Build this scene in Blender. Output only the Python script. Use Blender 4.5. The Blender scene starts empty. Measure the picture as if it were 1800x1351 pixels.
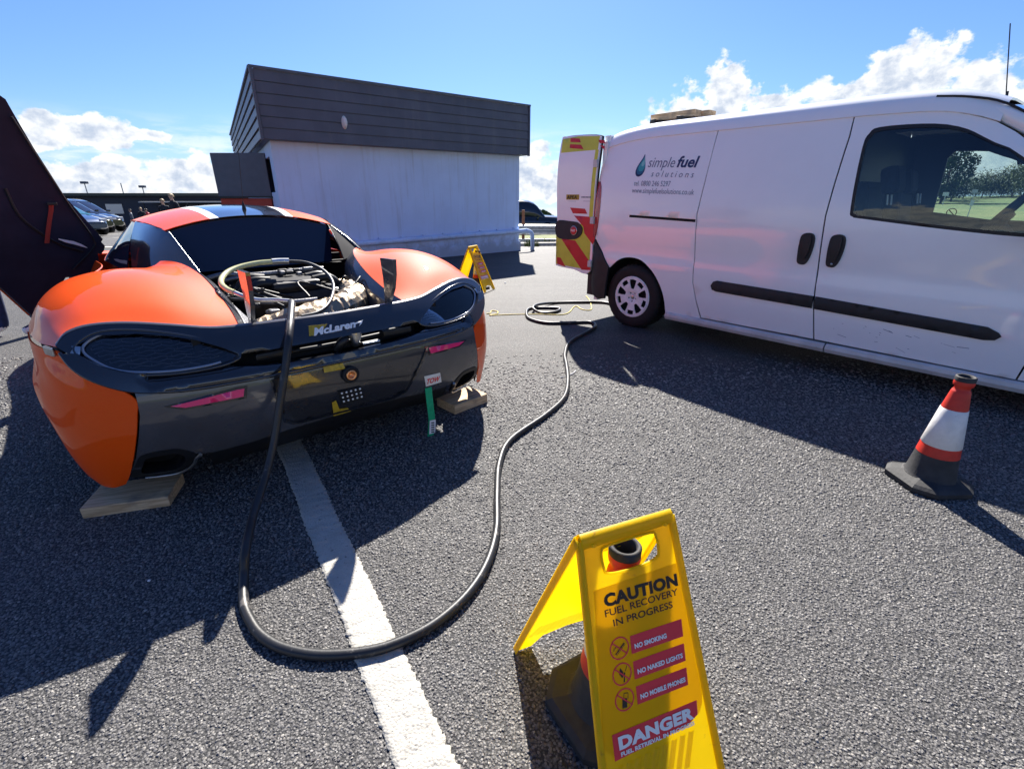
import bpy, bmesh, math, random
import numpy as np
from mathutils import Vector, Matrix
from mathutils.geometry import delaunay_2d_cdt
rnd = random.Random(7)
SC = bpy.context.scene
COL = SC.collection
R = math.radians

# ------------------------------------------------------------------ camera, sky, sun, exposure
CAMH = 1.3
cam = bpy.data.cameras.new('camera')
cam.sensor_width = 36.0
cam.lens = 36.0 * 830 / 1800
cam.clip_start = 0.05
cam.clip_end = 3000
camo = bpy.data.objects.new('camera', cam)
COL.objects.link(camo)
camo.location = (0, 0, CAMH)
camo.rotation_euler = (R(90 - 21.83), 0, 0)
SC.camera = camo

SUN_EL = R(40.4)
sun = bpy.data.lights.new('sun', 'SUN')
sun.energy = 5.0
sun.angle = R(0.53)
sun.color = (1.0, 0.945, 0.865)
suno = bpy.data.objects.new('sun', sun)
COL.objects.link(suno)
suno.rotation_euler = (-(math.pi / 2 - SUN_EL), 0, 0)
suno.location = (0, 0, 30)

SC.view_settings.view_transform = 'Standard'
SC.view_settings.look = 'None'
SC.view_settings.exposure = 1.45
SC.view_settings.gamma = 1
SC.view_settings.use_curve_mapping = False
SC.cycles.max_bounces = 8
SC.cycles.use_denoising = True

world = bpy.data.worlds.new('World')
SC.world = world
world.use_nodes = True
WN = world.node_tree
WN.nodes.clear()


class NT:
    """small helper to write node trees"""
    def __init__(self, tree):
        self.t = tree

    def n(self, kind, ins=None, **props):
        nd = self.t.nodes.new(kind)
        for k, v in props.items():
            setattr(nd, k, v)
        for k, v in (ins or {}).items():
            s = nd.inputs[k]
            if isinstance(v, bpy.types.NodeSocket):
                self.t.links.new(v, s)
            else:
                s.default_value = v
        return nd

    def m(self, op, a, b=0.0, c=0.0, clamp=False):
        nd = self.t.nodes.new('ShaderNodeMath')
        nd.operation = op
        nd.use_clamp = clamp
        for i, v in enumerate((a, b, c)):
            if isinstance(v, bpy.types.NodeSocket):
                self.t.links.new(v, nd.inputs[i])
            else:
                nd.inputs[i].default_value = v
        return nd.outputs[0]

    def mix(self, f, a, b):
        nd = self.t.nodes.new('ShaderNodeMix')
        nd.data_type = 'RGBA'
        for i, v in ((0, f), (6, a), (7, b)):
            if isinstance(v, bpy.types.NodeSocket):
                self.t.links.new(v, nd.inputs[i])
            else:
                if i and len(v) == 3:
                    v = (*v, 1)
                nd.inputs[i].default_value = v
        return nd.outputs[2]

    def ramp(self, f, lo, hi):
        nd = self.t.nodes.new('ShaderNodeMapRange')
        nd.interpolation_type = 'SMOOTHSTEP'
        self.t.links.new(f, nd.inputs[0])
        nd.inputs[1].default_value = lo
        nd.inputs[2].default_value = hi
        return nd.outputs[0]


def build_world():
    w = NT(WN)
    tc = w.n('ShaderNodeTexCoord')
    sp = w.n('ShaderNodeSeparateXYZ', {0: tc.outputs['Generated']})
    x, y, z = sp.outputs
    zc = w.m('MAXIMUM', z, 0.012)
    cv = w.n('ShaderNodeCombineXYZ', {0: x, 1: y, 2: zc})
    sky = w.n('ShaderNodeTexSky', {0: cv.outputs[0]}, sky_type='NISHITA', sun_disc=False)
    sky.sun_elevation = SUN_EL
    sky.sun_rotation = 0.0
    sky.air_density = 1.15
    sky.dust_density = 0.35
    sky.ozone_density = 2.6
    az = w.m('ARCTAN2', x, y)
    el = w.m('ARCSINE', z)
    # clouds: banks of cumulus where the photograph has them, scattered banks all round elsewhere
    blobs = [(-.735, .072, .05, .022), (-.68, .084, .08, .026), (-.61, .086, .05, .012), (-.72, .012, .16, .035),
             (-.65, .024, .09, .036), (-.56, .028, .07, .034), (-.50, .01, .08, .025), (.045, .075, .035, .022),
             (.02, .045, .08, .03), (.06, .02, .12, .03),
             (.305, .115, .06, .065), (.375, .145, .05, .07), (.345, .09, .10, .07), (.47, .105, .08, .05), (.55, .12, .08, .05), (.60, .15, .055, .05),
             (.645, .165, .045, .05), (.71, .125, .05, .055), (.79, .12, .05, .05), (.62, .09, .2, .05), (.88, .11, .1, .05),
             (1.1, .1, .2, .07), (1.5, .12, .25, .08), (2.0, .09, .3, .07), (2.6, .15, .25, .1), (3.0, .08, .3, .06),
             (-1.1, .08, .2, .05), (-1.5, .13, .2, .08), (-2.1, .1, .3, .07), (-2.7, .14, .25, .09), (.72, .035, .25, .03)]
    best = None
    for (a, e, ra, re) in blobs:
        dx = w.m('DIVIDE', w.m('SUBTRACT', az, a), ra)
        dy = w.m('DIVIDE', w.m('SUBTRACT', el, e), re)
        d = w.m('SQRT', w.m('ADD', w.m('MULTIPLY', dx, dx), w.m('MULTIPLY', dy, dy)))
        v = w.m('SUBTRACT', 1.0, d)
        best = v if best is None else w.m('SMOOTH_MAX', best, v, 0.25)
    pv = w.n('ShaderNodeCombineXYZ', {0: az, 1: w.m('MULTIPLY', el, 1.25), 2: 0.0})
    n1 = w.n('ShaderNodeTexNoise', {'Vector': pv.outputs[0], 'Scale': 19.0, 'Detail': 10.0, 'Roughness': 0.6, 'Distortion': 0.08})
    n2 = w.n('ShaderNodeTexNoise', {'Vector': pv.outputs[0], 'Scale': 34.0, 'Detail': 8.0, 'Roughness': 0.58, 'Distortion': 0.15})
    f1 = w.m('SUBTRACT', n1.outputs[0], 0.5)
    dens = w.m('ADD', best, w.m('MULTIPLY', f1, 2.3))
    mask = w.ramp(dens, 0.0, 0.26)
    # thin veil of cloud low on the right, streaky, as seen through the van's cab
    pv2 = w.n('ShaderNodeCombineXYZ', {0: az, 1: w.m('MULTIPLY', el, 5.0), 2: 3.0})
    n3 = w.n('ShaderNodeTexNoise', {'Vector': pv2.outputs[0], 'Scale': 9.0, 'Detail': 7.0, 'Roughness': 0.6})
    lowe = w.m('SUBTRACT', 1.0, w.ramp(el, 0.06, 0.13))
    veil = w.m('MULTIPLY', w.ramp(n3.outputs[0], 0.42, 0.62), lowe)
    veil = w.m('MULTIPLY', veil, 0.55)
    mask = w.m('MAXIMUM', mask, veil)
    # relief of the clouds: billows, sunlit upper rims, greyer bases
    shade = w.m('ADD', w.m('MULTIPLY', w.m('SUBTRACT', n2.outputs[0], 0.5), 2.0), w.m('MULTIPLY', w.m('SUBTRACT', 0.9, dens), 0.42))
    lit = w.ramp(shade, -0.35, 0.55)
    ccol = w.mix(lit, (0.46, 0.54, 0.68), (1.0, 1.0, 0.99))
    cstr = w.n('ShaderNodeVectorMath', {0: ccol, 3: 8.0}, operation='SCALE')
    # a little whiter towards the horizon
    hz = w.m('MULTIPLY', w.m('SUBTRACT', 1.0, w.ramp(el, -0.02, 0.16)), 0.35)
    sk = w.n('ShaderNodeVectorMath', {0: sky.outputs[0], 1: (0.45, 0.62, 1.0)}, operation='MULTIPLY')
    skyc = w.mix(hz, sk.outputs[0], (4.2, 6.4, 9.8))
    col = w.mix(mask, skyc, cstr.outputs[0])
    bg = w.n('ShaderNodeBackground', {0: col, 1: 0.055})
    w.n('ShaderNodeOutputWorld', {0: bg.outputs[0]})


build_world()

# ------------------------------------------------------------------ helpers
_F = 830.0
_P = R(21.83)
_c, _s = math.cos(_P), math.sin(_P)


def ray(px, py):
    a, b = (px - 900) / _F, (675.5 - py) / _F
    return np.array([a, _c + b * _s, -_s + b * _c])


def G(px, py, z=0.0):
    d = ray(px, py)
    t = (z - CAMH) / d[2]
    return (float(d[0] * t), float(d[1] * t), z)


def cr(pts, n=6, closed=False):
    """Catmull-Rom through points"""
    P = np.array(pts, float)
    N = len(P)
    out = []
    rng = range(N if closed else N - 1)
    for i in rng:
        if closed:
            a, b, c, d = P[(i - 1) % N], P[i], P[(i + 1) % N], P[(i + 2) % N]
        else:
            b, c = P[i], P[i + 1]
            a = P[i - 1] if i > 0 else 2 * b - c
            d = P[i + 2] if i + 2 < N else 2 * c - b
        for k in range(n):
            t = k / n
            out.append(0.5 * (2 * b + (c - a) * t + (2 * a - 5 * b + 4 * c - d) * t * t + (3 * b - a - 3 * c + d) * t ** 3))
    if not closed:
        out.append(P[-1])
    return np.array(out)


class MB:
    def __init__(self):
        self.v = []
        self.f = []
        self.sm = []
        self.mi = []

    def add(self, v, f, smooth=False, mi=0):
        o = len(self.v)
        self.v += [tuple(float(c) for c in p) for p in v]
        self.f += [tuple(i + o for i in q) for q in f]
        self.sm += [smooth] * len(f)
        self.mi += [mi] * len(f)
        return self

    def box(self, c, s, rz=0.0, mi=0, rot=None):
        v = []
        for dz in (-.5, .5):
            for dx, dy in ((-.5, -.5), (.5, -.5), (.5, .5), (-.5, .5)):
                v.append((dx * s[0], dy * s[1], dz * s[2]))
        M = rot if rot is not None else Matrix.Rotation(rz, 3, 'Z')
        v = [tuple((M @ Vector(p)) + Vector(c)) for p in v]
        return self.add(v, [(0, 3, 2, 1), (4, 5, 6, 7), (0, 1, 5, 4), (1, 2, 6, 5), (2, 3, 7, 6), (3, 0, 4, 7)], mi=mi)

    def bbox(self, c, s, b=.01, rz=0.0, mi=0, rot=None):
        """box with chamfered edges"""
        bm = bmesh.new()
        bmesh.ops.create_cube(bm, size=1)
        bmesh.ops.scale(bm, vec=s, verts=bm.verts)
        bmesh.ops.bevel(bm, geom=bm.edges[:] + bm.verts[:], offset=min(b, min(s) * .45), segments=2, affect='EDGES', profile=.6)
        M = rot if rot is not None else Matrix.Rotation(rz, 3, 'Z')
        bm.verts.index_update()
        self.add([tuple((M @ v.co) + Vector(c)) for v in bm.verts], [[v.index for v in f.verts] for f in bm.faces], mi=mi)
        bm.free()
        return self

    def loft(self, rings, closed=True, caps=True, smooth=True, mi=0):
        n = len(rings[0])
        v = [p for r in rings for p in r]
        f = []
        for i in range(len(rings) - 1):
            for j in range(n if closed else n - 1):
                a, b = i * n + j, i * n + (j + 1) % n
                f.append((a, b, b + n, a + n))
        self.add(v, f, smooth, mi)
        if caps and closed:
            self.add(rings[0], [tuple(range(n))[::-1]], False, mi)
            self.add(rings[-1], [tuple(range(n))], False, mi)
        return self

    def lathe(self, prof, n=24, origin=(0, 0, 0), axis='Z', mi=0, smooth=True, a0=0, a1=None):
        rings = []
        full = a1 is None
        a1 = 2 * math.pi if full else a1
        for (r, h) in prof:
            ring = []
            for k in range(n if full else n + 1):
                a = a0 + (a1 - a0) * k / n
                p = (r * math.cos(a), r * math.sin(a), h)
                if axis == 'X':
                    p = (h, r * math.cos(a), r * math.sin(a))
                elif axis == 'Y':
                    p = (r * math.cos(a), h, r * math.sin(a))
                ring.append((p[0] + origin[0], p[1] + origin[1], p[2] + origin[2]))
            rings.append(ring)
        return self.loft(rings, closed=full, caps=False, smooth=smooth, mi=mi)

    def tube(self, pts, r, n=10, smooth_n=5, mi=0, closed=False, caps=True):
        P = cr(pts, smooth_n, closed) if smooth_n else np.array(pts, float)
        rr = r if callable(r) else (lambda t: r)
        N = len(P)
        up = np.array([0, 0, 1.0])
        rings = []
        prevx = None
        for i in range(N):
            if closed:
                t = P[(i + 1) % N] - P[i - 1]
            else:
                t = P[min(i + 1, N - 1)] - P[max(i - 1, 0)]
            t = t / (np.linalg.norm(t) + 1e-9)
            if prevx is None:
                a = up if abs(t[2]) < .9 else np.array([1.0, 0, 0])
                x = np.cross(t, a)
            else:
                x = prevx - t * (prevx @ t)
            x /= np.linalg.norm(x) + 1e-9
            prevx = x
            y = np.cross(t, x)
            q = rr(i / max(1, N - 1))
            rings.append([tuple(P[i] + q * (x * math.cos(2 * math.pi * k / n) + y * math.sin(2 * math.pi * k / n))) for k in range(n)])
        if closed:
            rings.append(rings[0])
            caps = False
        return self.loft(rings, True, caps, True, mi)

    def grid(self, G_, th=0.0, mi=0, smooth=True, flip=False):
        """surface from a grid [i][j] of points, with an optional thickness"""
        A = np.array(G_, float)
        n, m = A.shape[:2]
        f = [(i * m + j, i * m + j + 1, (i + 1) * m + j + 1, (i + 1) * m + j) for i in range(n - 1) for j in range(m - 1)]
        if flip:
            f = [q[::-1] for q in f]
        self.add(A.reshape(-1, 3), f, smooth, mi)
        if th:
            du = np.gradient(A, axis=0)
            dv = np.gradient(A, axis=1)
            nn = np.cross(dv, du)
            nn /= np.linalg.norm(nn, axis=2, keepdims=True) + 1e-12
            if flip:
                nn = -nn
            B = A + nn * th * 1.0
            self.add(B.reshape(-1, 3), [q[::-1] for q in f], smooth, mi)
            for (P, Q) in ((A[0], B[0]), (A[-1][::-1], B[-1][::-1]), (A[::-1, 0], B[::-1, 0]), (A[:, -1], B[:, -1])):
                k = len(P)
                fr = [(i, i + 1, k + i + 1, k + i) for i in range(k - 1)]
                if flip:
                    fr = [q[::-1] for q in fr]
                self.add(list(P) + list(Q), [q[::-1] for q in fr], False, mi)
        return self

    def sheet(self, outline, fmap, sp=.05, th=.003, holes=(), mi=0, smooth=True, edge=None):
        """sheet metal: an outline in 2-D (with holes) carried onto a curved surface fmap(a, b, off)"""
        edge = edge or sp
        loops = []
        for L in [outline] + list(holes):
            L = np.array(L, float)
            out = []
            for i in range(len(L)):
                a, b = L[i], L[(i + 1) % len(L)]
                k = max(1, int(np.linalg.norm(b - a) / edge))
                for q in range(k):
                    out.append(a + (b - a) * q / k)
            loops.append(np.array(out))
        V = []
        E = []
        for L in loops:
            o = len(V)
            V += [tuple(p) for p in L]
            E += [(o + i, o + (i + 1) % len(L)) for i in range(len(L))]

        def inside(Q):
            res = np.zeros(len(Q), bool)
            for L in loops:
                x, y = Q[:, 0][:, None], Q[:, 1][:, None]
                x0, y0 = L[:, 0][None], L[:, 1][None]
                x1, y1 = np.roll(L[:, 0], -1)[None], np.roll(L[:, 1], -1)[None]
                c = ((y0 > y) != (y1 > y))
                with np.errstate(all='ignore'):
                    xi = x0 + (y - y0) * (x1 - x0) / (y1 - y0)
                res ^= (np.sum(c & (x < xi), axis=1) % 2).astype(bool)
            return res
        lo, hi = loops[0].min(0), loops[0].max(0)
        gx = np.arange(lo[0] + sp * .5, hi[0], sp)
        gy = np.arange(lo[1] + sp * .5, hi[1], sp)
        if len(gx) and len(gy):
            Q = np.array([(a, b) for a in gx for b in gy])
            Q = Q[inside(Q)]
            B = np.array(V)
            if len(Q):
                d = np.sqrt(((Q[:, None] - B[None]) ** 2).sum(2)).min(1)
                Q = Q[d > sp * .45]
            V += [tuple(q) for q in Q]
        vo, eo, fo, ov, _, _ = delaunay_2d_cdt([Vector(p) for p in V], E, [], 0, 1e-6)
        P2 = np.array([tuple(v) for v in vo])
        F = np.array([f for f in fo if len(f) == 3])
        cen = P2[F].mean(1)
        F = F[inside(cen)]
        top = [fmap(a, b, 0.0) for a, b in P2]
        t3 = np.array(top)
        # orientation: outward = +off
        k = F[0]
        nrm = np.cross(t3[k[1]] - t3[k[0]], t3[k[2]] - t3[k[0]])
        c2 = P2[k].mean(0)
        outw = np.array(fmap(c2[0], c2[1], 1.0)) - np.array(fmap(c2[0], c2[1], 0.0))
        fl = nrm @ outw < 0
        FF = [tuple(q[::-1]) if fl else tuple(q) for q in F.tolist()]
        self.add(top, FF, smooth, mi)
        if th:
            bot = [fmap(a, b, -th) for a, b in P2]
            self.add(bot, [q[::-1] for q in FF], smooth, mi)
            cnt = {}
            for q in FF:
                for i in range(3):
                    e = (q[i], q[(i + 1) % 3])
                    cnt[e] = 1
            be = [e for e in cnt if (e[1], e[0]) not in cnt]
            vv, ff = [], []
            for (a, b) in be:
                o = len(vv)
                vv += [top[a], top[b], bot[b], bot[a]]
                ff.append((o + 3, o + 2, o + 1, o))
            self.add(vv, ff, False, mi)
        return self

    def xf(self, fn):
        self.v = [tuple(fn(Vector(p))) for p in self.v]
        return self

    def obj(self, name, mat, parent=None, loc=None, rot=None):
        me = bpy.data.meshes.new(name)
        me.from_pydata(self.v, [], self.f)
        mats = mat if isinstance(mat, (list, tuple)) else [mat]
        for m in mats:
            me.materials.append(m)
        me.polygons.foreach_set('use_smooth', self.sm)
        if len(mats) > 1:
            me.polygons.foreach_set('material_index', self.mi)
        me.update()
        o = bpy.data.objects.new(name, me)
        COL.objects.link(o)
        if parent:
            o.parent = parent
        if loc is not None:
            o.location = loc
        if rot is not None:
            o.rotation_euler = rot
        return o


def empty(name, loc, rz=0.0):
    o = bpy.data.objects.new(name, None)
    o.empty_display_size = .2
    COL.objects.link(o)
    o.location = loc
    o.rotation_euler = (0, 0, rz)
    return o


def tag(o, label=None, cat=None, group=None, kind=None):
    if label:
        o['label'] = label
    if cat:
        o['category'] = cat
    if group:
        o['group'] = group
    if kind:
        o['kind'] = kind
    return o


def copy_tree(o, parent=None):
    c = o.copy()
    COL.objects.link(c)
    c.parent = parent
    for ch in [k for k in bpy.data.objects if k.parent == o]:
        copy_tree(ch, c)
    return c


_tc = {}


def text_mesh(s, size, shear=0.0, bold=0.0, space=1.0, align='LEFT'):
    cu = bpy.data.curves.new('lettering', 'FONT')
    cu.body = s
    cu.size = size
    cu.shear = shear
    cu.offset = bold
    cu.space_character = space
    cu.align_x = align
    cu.resolution_u = 3
    o = bpy.data.objects.new('lettering', cu)
    COL.objects.link(o)
    dg = bpy.context.evaluated_depsgraph_get()
    dg.update()
    me = bpy.data.meshes.new_from_object(o.evaluated_get(dg))
    V = [tuple(v.co) for v in me.vertices]
    F = [tuple(p.vertices) for p in me.polygons]
    bpy.data.objects.remove(o)
    bpy.data.meshes.remove(me)
    return V, F


def lettering(name, s, size, mat, parent, fn, width=None, shear=0.0, bold=0.0, space=1.0, align='LEFT'):
    """fn(x, y) -> 3-D; width: squeeze / stretch the line to that width"""
    V, F = text_mesh(s, size, shear, bold, space, align)
    if width:
        xs = [v[0] for v in V]
        k = width / (max(xs) - min(xs))
        x0 = min(xs)
        V = [((v[0] - x0) * k + (0 if align == 'LEFT' else -width / 2), v[1], v[2]) for v in V]
    b = MB()
    b.add([fn(v[0], v[1]) for v in V], F)
    return b.obj(name, mat, parent)


# ------------------------------------------------------------------ materials
def pbr(name, col, rough=.5, metal=0.0, coat=0.0, coatr=.03, spec=.5, noise=0.0, nscale=8.0, bump=0.0, bscale=60.0, col2=None,
        dirt=None, trans=0.0, ior=1.45, alpha=1.0, rnoise=0.0):
    m = bpy.data.materials.new(name)
    m.use_nodes = True
    t = m.node_tree
    bs = t.nodes['Principled BSDF']
    w = NT(t)
    bs.inputs['Base Color'].default_value = (*col, 1)
    bs.inputs['Roughness'].default_value = rough
    bs.inputs['Metallic'].default_value = metal
    bs.inputs['Coat Weight'].default_value = coat
    bs.inputs['Coat Roughness'].default_value = coatr
    bs.inputs['Specular IOR Level'].default_value = spec
    bs.inputs['IOR'].default_value = ior
    bs.inputs['Transmission Weight'].default_value = trans
    bs.inputs['Alpha'].default_value = alpha
    tc = w.n('ShaderNodeTexCoord')
    co = tc.outputs['Object']
    if noise or col2 or rnoise:
        nz = w.n('ShaderNodeTexNoise', {'Vector': co, 'Scale': nscale, 'Detail': 8.0, 'Roughness': 0.6})
        f = w.ramp(nz.outputs[0], 0.33, 0.67)
        c2 = col2 or tuple(c * (1 - noise) for c in col)
        c = w.mix(f, col, c2)
        t.links.new(c, bs.inputs['Base Color'])
        if rnoise:
            t.links.new(w.m('ADD', rough - rnoise / 2, w.m('MULTIPLY', f, rnoise)), bs.inputs['Roughness'])
        if dirt:
            n2 = w.n('ShaderNodeTexNoise', {'Vector': co, 'Scale': nscale * 3.1, 'Detail': 6.0, 'Roughness': 0.7})
            g = w.ramp(n2.outputs[0], dirt[1], dirt[1] + .12)
            t.links.new(w.mix(g, c, dirt[0]), bs.inputs['Base Color'])
    if bump:
        nb = w.n('ShaderNodeTexNoise', {'Vector': co, 'Scale': bscale, 'Detail': 5.0, 'Roughness': 0.6})
        bp = w.n('ShaderNodeBump', {'Height': nb.outputs[0], 'Strength': bump, 'Distance': 0.004})
        t.links.new(bp.outputs[0], bs.inputs['Normal'])
    return m


def metal_flake(name, col, coat=1.0, flake=.35, rough=.38, metal=.55):
    m = pbr(name, col, rough, metal, coat, .02)
    t = m.node_tree
    w = NT(t)
    bs = t.nodes['Principled BSDF']
    tc = w.n('ShaderNodeTexCoord')
    vo = w.n('ShaderNodeTexVoronoi', {'Vector': tc.outputs['Object'], 'Scale': 900.0})
    hs = w.mix(flake, (*col,), vo.outputs['Color'])
    hs2 = w.n('ShaderNodeHueSaturation', {'Saturation': 1.25, 'Value': 1.0, 'Color': w.mix(.12 * flake, col, vo.outputs['Color'])})
    t.links.new(hs2.outputs[0], bs.inputs['Base Color'])
    # slight orange peel in the lacquer
    nz = w.n('ShaderNodeTexNoise', {'Vector': tc.outputs['Object'], 'Scale': 38.0, 'Detail': 1.0})
    bp = w.n('ShaderNodeBump', {'Height': nz.outputs[0], 'Strength': .05, 'Distance': .004})
    t.links.new(bp.outputs[0], bs.inputs['Coat Normal'])
    return m


M = {}
M['orange'] = metal_flake('orange_paint', (.90, .095, .010), coat=.6, flake=.3, rough=.6, metal=.0)
M['orange'].node_tree.nodes['Principled BSDF'].inputs['Specular IOR Level'].default_value = .12


def weather(m, zlo, amount, streak=6.0):
    """rain streaks, and splashed dirt with a ragged edge near the foot"""
    t = m.node_tree
    w = NT(t)
    bs = t.nodes['Principled BSDF']
    src = bs.inputs['Base Color'].links[0].from_socket
    geo = w.n('ShaderNodeNewGeometry')
    mp = w.n('ShaderNodeMapping', {0: geo.outputs['Position']})
    mp.inputs['Scale'].default_value = (streak, streak, .35)
    nz = w.n('ShaderNodeTexNoise', {'Vector': mp.outputs[0], 'Scale': 1.6, 'Detail': 7.0, 'Roughness': .65})
    f = w.m('MULTIPLY', w.ramp(nz.outputs[0], .50, .72), amount)
    sp = w.n('ShaderNodeSeparateXYZ', {0: geo.outputs['Position']})
    n2 = w.n('ShaderNodeTexNoise', {'Vector': geo.outputs['Position'], 'Scale': 5.0, 'Detail': 7.0, 'Roughness': .7})
    h = w.m('ADD', sp.outputs[2], w.m('MULTIPLY', w.m('SUBTRACT', n2.outputs[0], .5), .9))
    g = w.m('MULTIPLY', w.m('SUBTRACT', 1.0, w.ramp(h, zlo, zlo + .35)), .55)
    k = w.m('MAXIMUM', f, g)
    t.links.new(w.mix(k, src, (.20, .195, .19)), bs.inputs['Base Color'])


M['orange_flat'] = pbr('orange_plastic', (.75, .12, .02), .45, noise=.2)
M['gloss_black'] = pbr('gloss_black', (.016, .017, .022), .16, 0, 1.0, .03, rnoise=.08, noise=.1, nscale=5)
M['mesh_grey'] = pbr('mesh_grey', (.12, .12, .13), .4)
M['carbon'] = pbr('dark_grey_lacquer', (.070, .070, .080), .30, 0, .9, .05, noise=.25, nscale=6, rnoise=.1)
M['satin_black'] = pbr('satin_black', (.014, .014, .016), .5, noise=.2, bump=.15, bscale=180)
M['matt_black'] = pbr('matt_black', (.008, .008, .009), .85)
M['rubber'] = pbr('rubber', (.011, .011, .013), .72, noise=.35, nscale=20, bump=.3, bscale=150)
M['hose'] = pbr('hose_rubber', (.022, .023, .026), .42, noise=.3, nscale=6, bump=.12, bscale=90, dirt=((.12, .11, .10), .56))
M['white_paint'] = pbr('white_van_paint', (.86, .87, .88), .3, 0, .75, .06, noise=.03, nscale=2.5, dirt=((.62, .60, .56), .70))
M['white_dirty'] = pbr('dirty_sill_paint', (.60, .60, .59), .5, 0, .2, .2, noise=.22, nscale=5, dirt=((.25, .23, .2), .6))
M['plastic'] = pbr('textured_black_plastic', (.022, .023, .026), .58, noise=.3, nscale=14, bump=.2, bscale=260)
M['glass_dark'] = pbr('dark_glass', (.012, .016, .035), .03, 0, 0, spec=.7)
M['silver'] = pbr('silver_metal', (.55, .56, .57), .32, .95, noise=.25, nscale=16)
M['wheel_silver'] = pbr('wheel_trim_silver', (.86, .87, .88), .4, .0, .3, .1, noise=.15, nscale=20, dirt=((.2, .18, .16), .62))
M['white_plastic'] = pbr('white_plastic', (.75, .75, .73), .45, noise=.12)
M['red_lens'] = pbr('red_lens', (.88, .035, .17), .12, 0, .8, .03, spec=.7)
M['red_lamp'] = pbr('red_lamp_lens', (.35, .008, .012), .12, 0, .8, .03)
M['red'] = pbr('red_vinyl', (.55, .02, .03), .4, noise=.1)
M['lime'] = pbr('lime_vinyl', (.58, .62, .06), .4, noise=.1)
M['tape'] = pbr('yellow_tape', (.52, .36, .03), .35, noise=.35, nscale=40, bump=.4, bscale=80)
M['green'] = pbr('green_webbing', (.010, .42, .18), .75, noise=.2, nscale=50, bump=.3, bscale=400)
M['label_white'] = pbr('white_label', (.82, .82, .80), .4)
M['ink'] = pbr('black_ink', (.012, .011, .012), .5)
M['ink_red'] = pbr('red_ink', (.80, .03, .055), .42, noise=.08)
M['ink_navy'] = pbr('navy_ink', (.02, .035, .12), .4)
M['ink_grey'] = pbr('grey_ink', (.16, .19, .27), .4)
M['sign_yellow'] = pbr('yellow_sign_plastic', (.90, .66, .003), .42, 0, .15, .2, noise=.12, nscale=12, bump=.12, bscale=70,
                       dirt=((.40, .27, .03), .60))
M['sign_label'] = pbr('yellow_label', (.90, .68, .004), .3, 0, .2, .1, noise=.06, nscale=20, dirt=((.50, .33, .03), .64))
M['cone_red'] = pbr('cone_red_plastic', (.62, .035, .02), .5, noise=.25, nscale=12, dirt=((.12, .05, .04), .68))
M['cone_white'] = pbr('cone_reflective_sleeve', (.74, .73, .71), .42, noise=.15, nscale=16, bump=.35, bscale=45, dirt=((.35, .33, .31), .62))
M['cone_black'] = pbr('cone_rubber_base', (.035, .035, .037), .7, noise=.4, nscale=14, bump=.4, bscale=60)
M['foil'] = pbr('gold_heat_foil', (.36, .28, .19), .42, .75, bump=1.0, bscale=38)
M['engine'] = pbr('engine_black', (.02, .02, .022), .45, .2, noise=.4, nscale=18)
M['alu'] = pbr('cast_aluminium', (.24, .24, .25), .45, .8, noise=.35, nscale=22, bump=.4, bscale=90)
M['clear_hose'] = pbr('yellowed_clear_hose', (.62, .60, .30), .22, 0, .5, .05, noise=.15, nscale=20)
M['cloth_dark'] = pbr('dark_cloth', (.018, .02, .03), .85, noise=.3, nscale=25)
M['denim'] = pbr('blue_denim', (.02, .035, .10), .85, noise=.35, nscale=30)
M['skin'] = pbr('skin', (.50, .29, .20), .5)
M['hair_blond'] = pbr('fair_hair', (.35, .25, .13), .6)
M['hair_dark'] = pbr('dark_hair', (.03, .02, .015), .6)
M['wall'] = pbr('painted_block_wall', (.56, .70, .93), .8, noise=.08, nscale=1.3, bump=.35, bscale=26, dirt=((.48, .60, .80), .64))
M['fascia'] = pbr('charcoal_board', (.090, .100, .135), .5, noise=.18, nscale=3, bump=.12, bscale=30)
M['fascia_side'] = pbr('sky_paled_board', (.20, .215, .25), .5, noise=.3, nscale=5)  # left-end boards paler: sky reflection put into the colour
M['shutter'] = pbr('grey_steel_sheet', (.085, .105, .14), .5, noise=.12)
M['galv'] = pbr('galvanised_steel', (.42, .43, .44), .45, .6, noise=.3, nscale=9, bump=.1, bscale=50)
M['concrete'] = pbr('concrete', (.38, .36, .33), .9, noise=.3, nscale=5, bump=.6, bscale=25)
M['stone'] = pbr('pale_rubble', (.42, .38, .32), .9, noise=.4, nscale=9, bump=.7, bscale=30)
M['grass'] = pbr('grass_blades', (.11, .14, .025), .8, noise=.4, nscale=6)
M['bark'] = pbr('bark', (.10, .07, .045), .9, noise=.3)
M['yellow_wire'] = pbr('yellow_cord', (.70, .58, .10), .5)
M['teal'] = pbr('teal_car_glass', (.03, .12, .16), .08, 0, .6)
M['car_silver'] = pbr('silver_car_paint', (.42, .44, .47), .3, .6, 1.0)
M['car_black'] = pbr('black_car_paint', (.012, .014, .02), .2, .1, 1.0)
M['car_white'] = pbr('white_car_paint', (.7, .71, .72), .3, 0, 1.0)
M['car_blue'] = pbr('blue_car_paint', (.03, .06, .14), .25, .3, 1.0)
M['rust'] = pbr('rust', (.2, .08, .04), .8)


def translucent(m, amount, col):
    t = m.node_tree
    w = NT(t)
    out = [n for n in t.nodes if n.type == 'OUTPUT_MATERIAL'][0]
    tr = w.n('ShaderNodeBsdfTranslucent', {0: (*col, 1)})
    mx = w.n('ShaderNodeMixShader', {0: amount, 1: t.nodes['Principled BSDF'].outputs[0], 2: tr.outputs[0]})
    t.links.new(mx.outputs[0], out.inputs[0])


# thin moulded plastic lets the sun glow through
translucent(M['sign_yellow'], .6, (1.0, .84, .04))
translucent(M['sign_label'], .7, (1.0, .84, .04))


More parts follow.
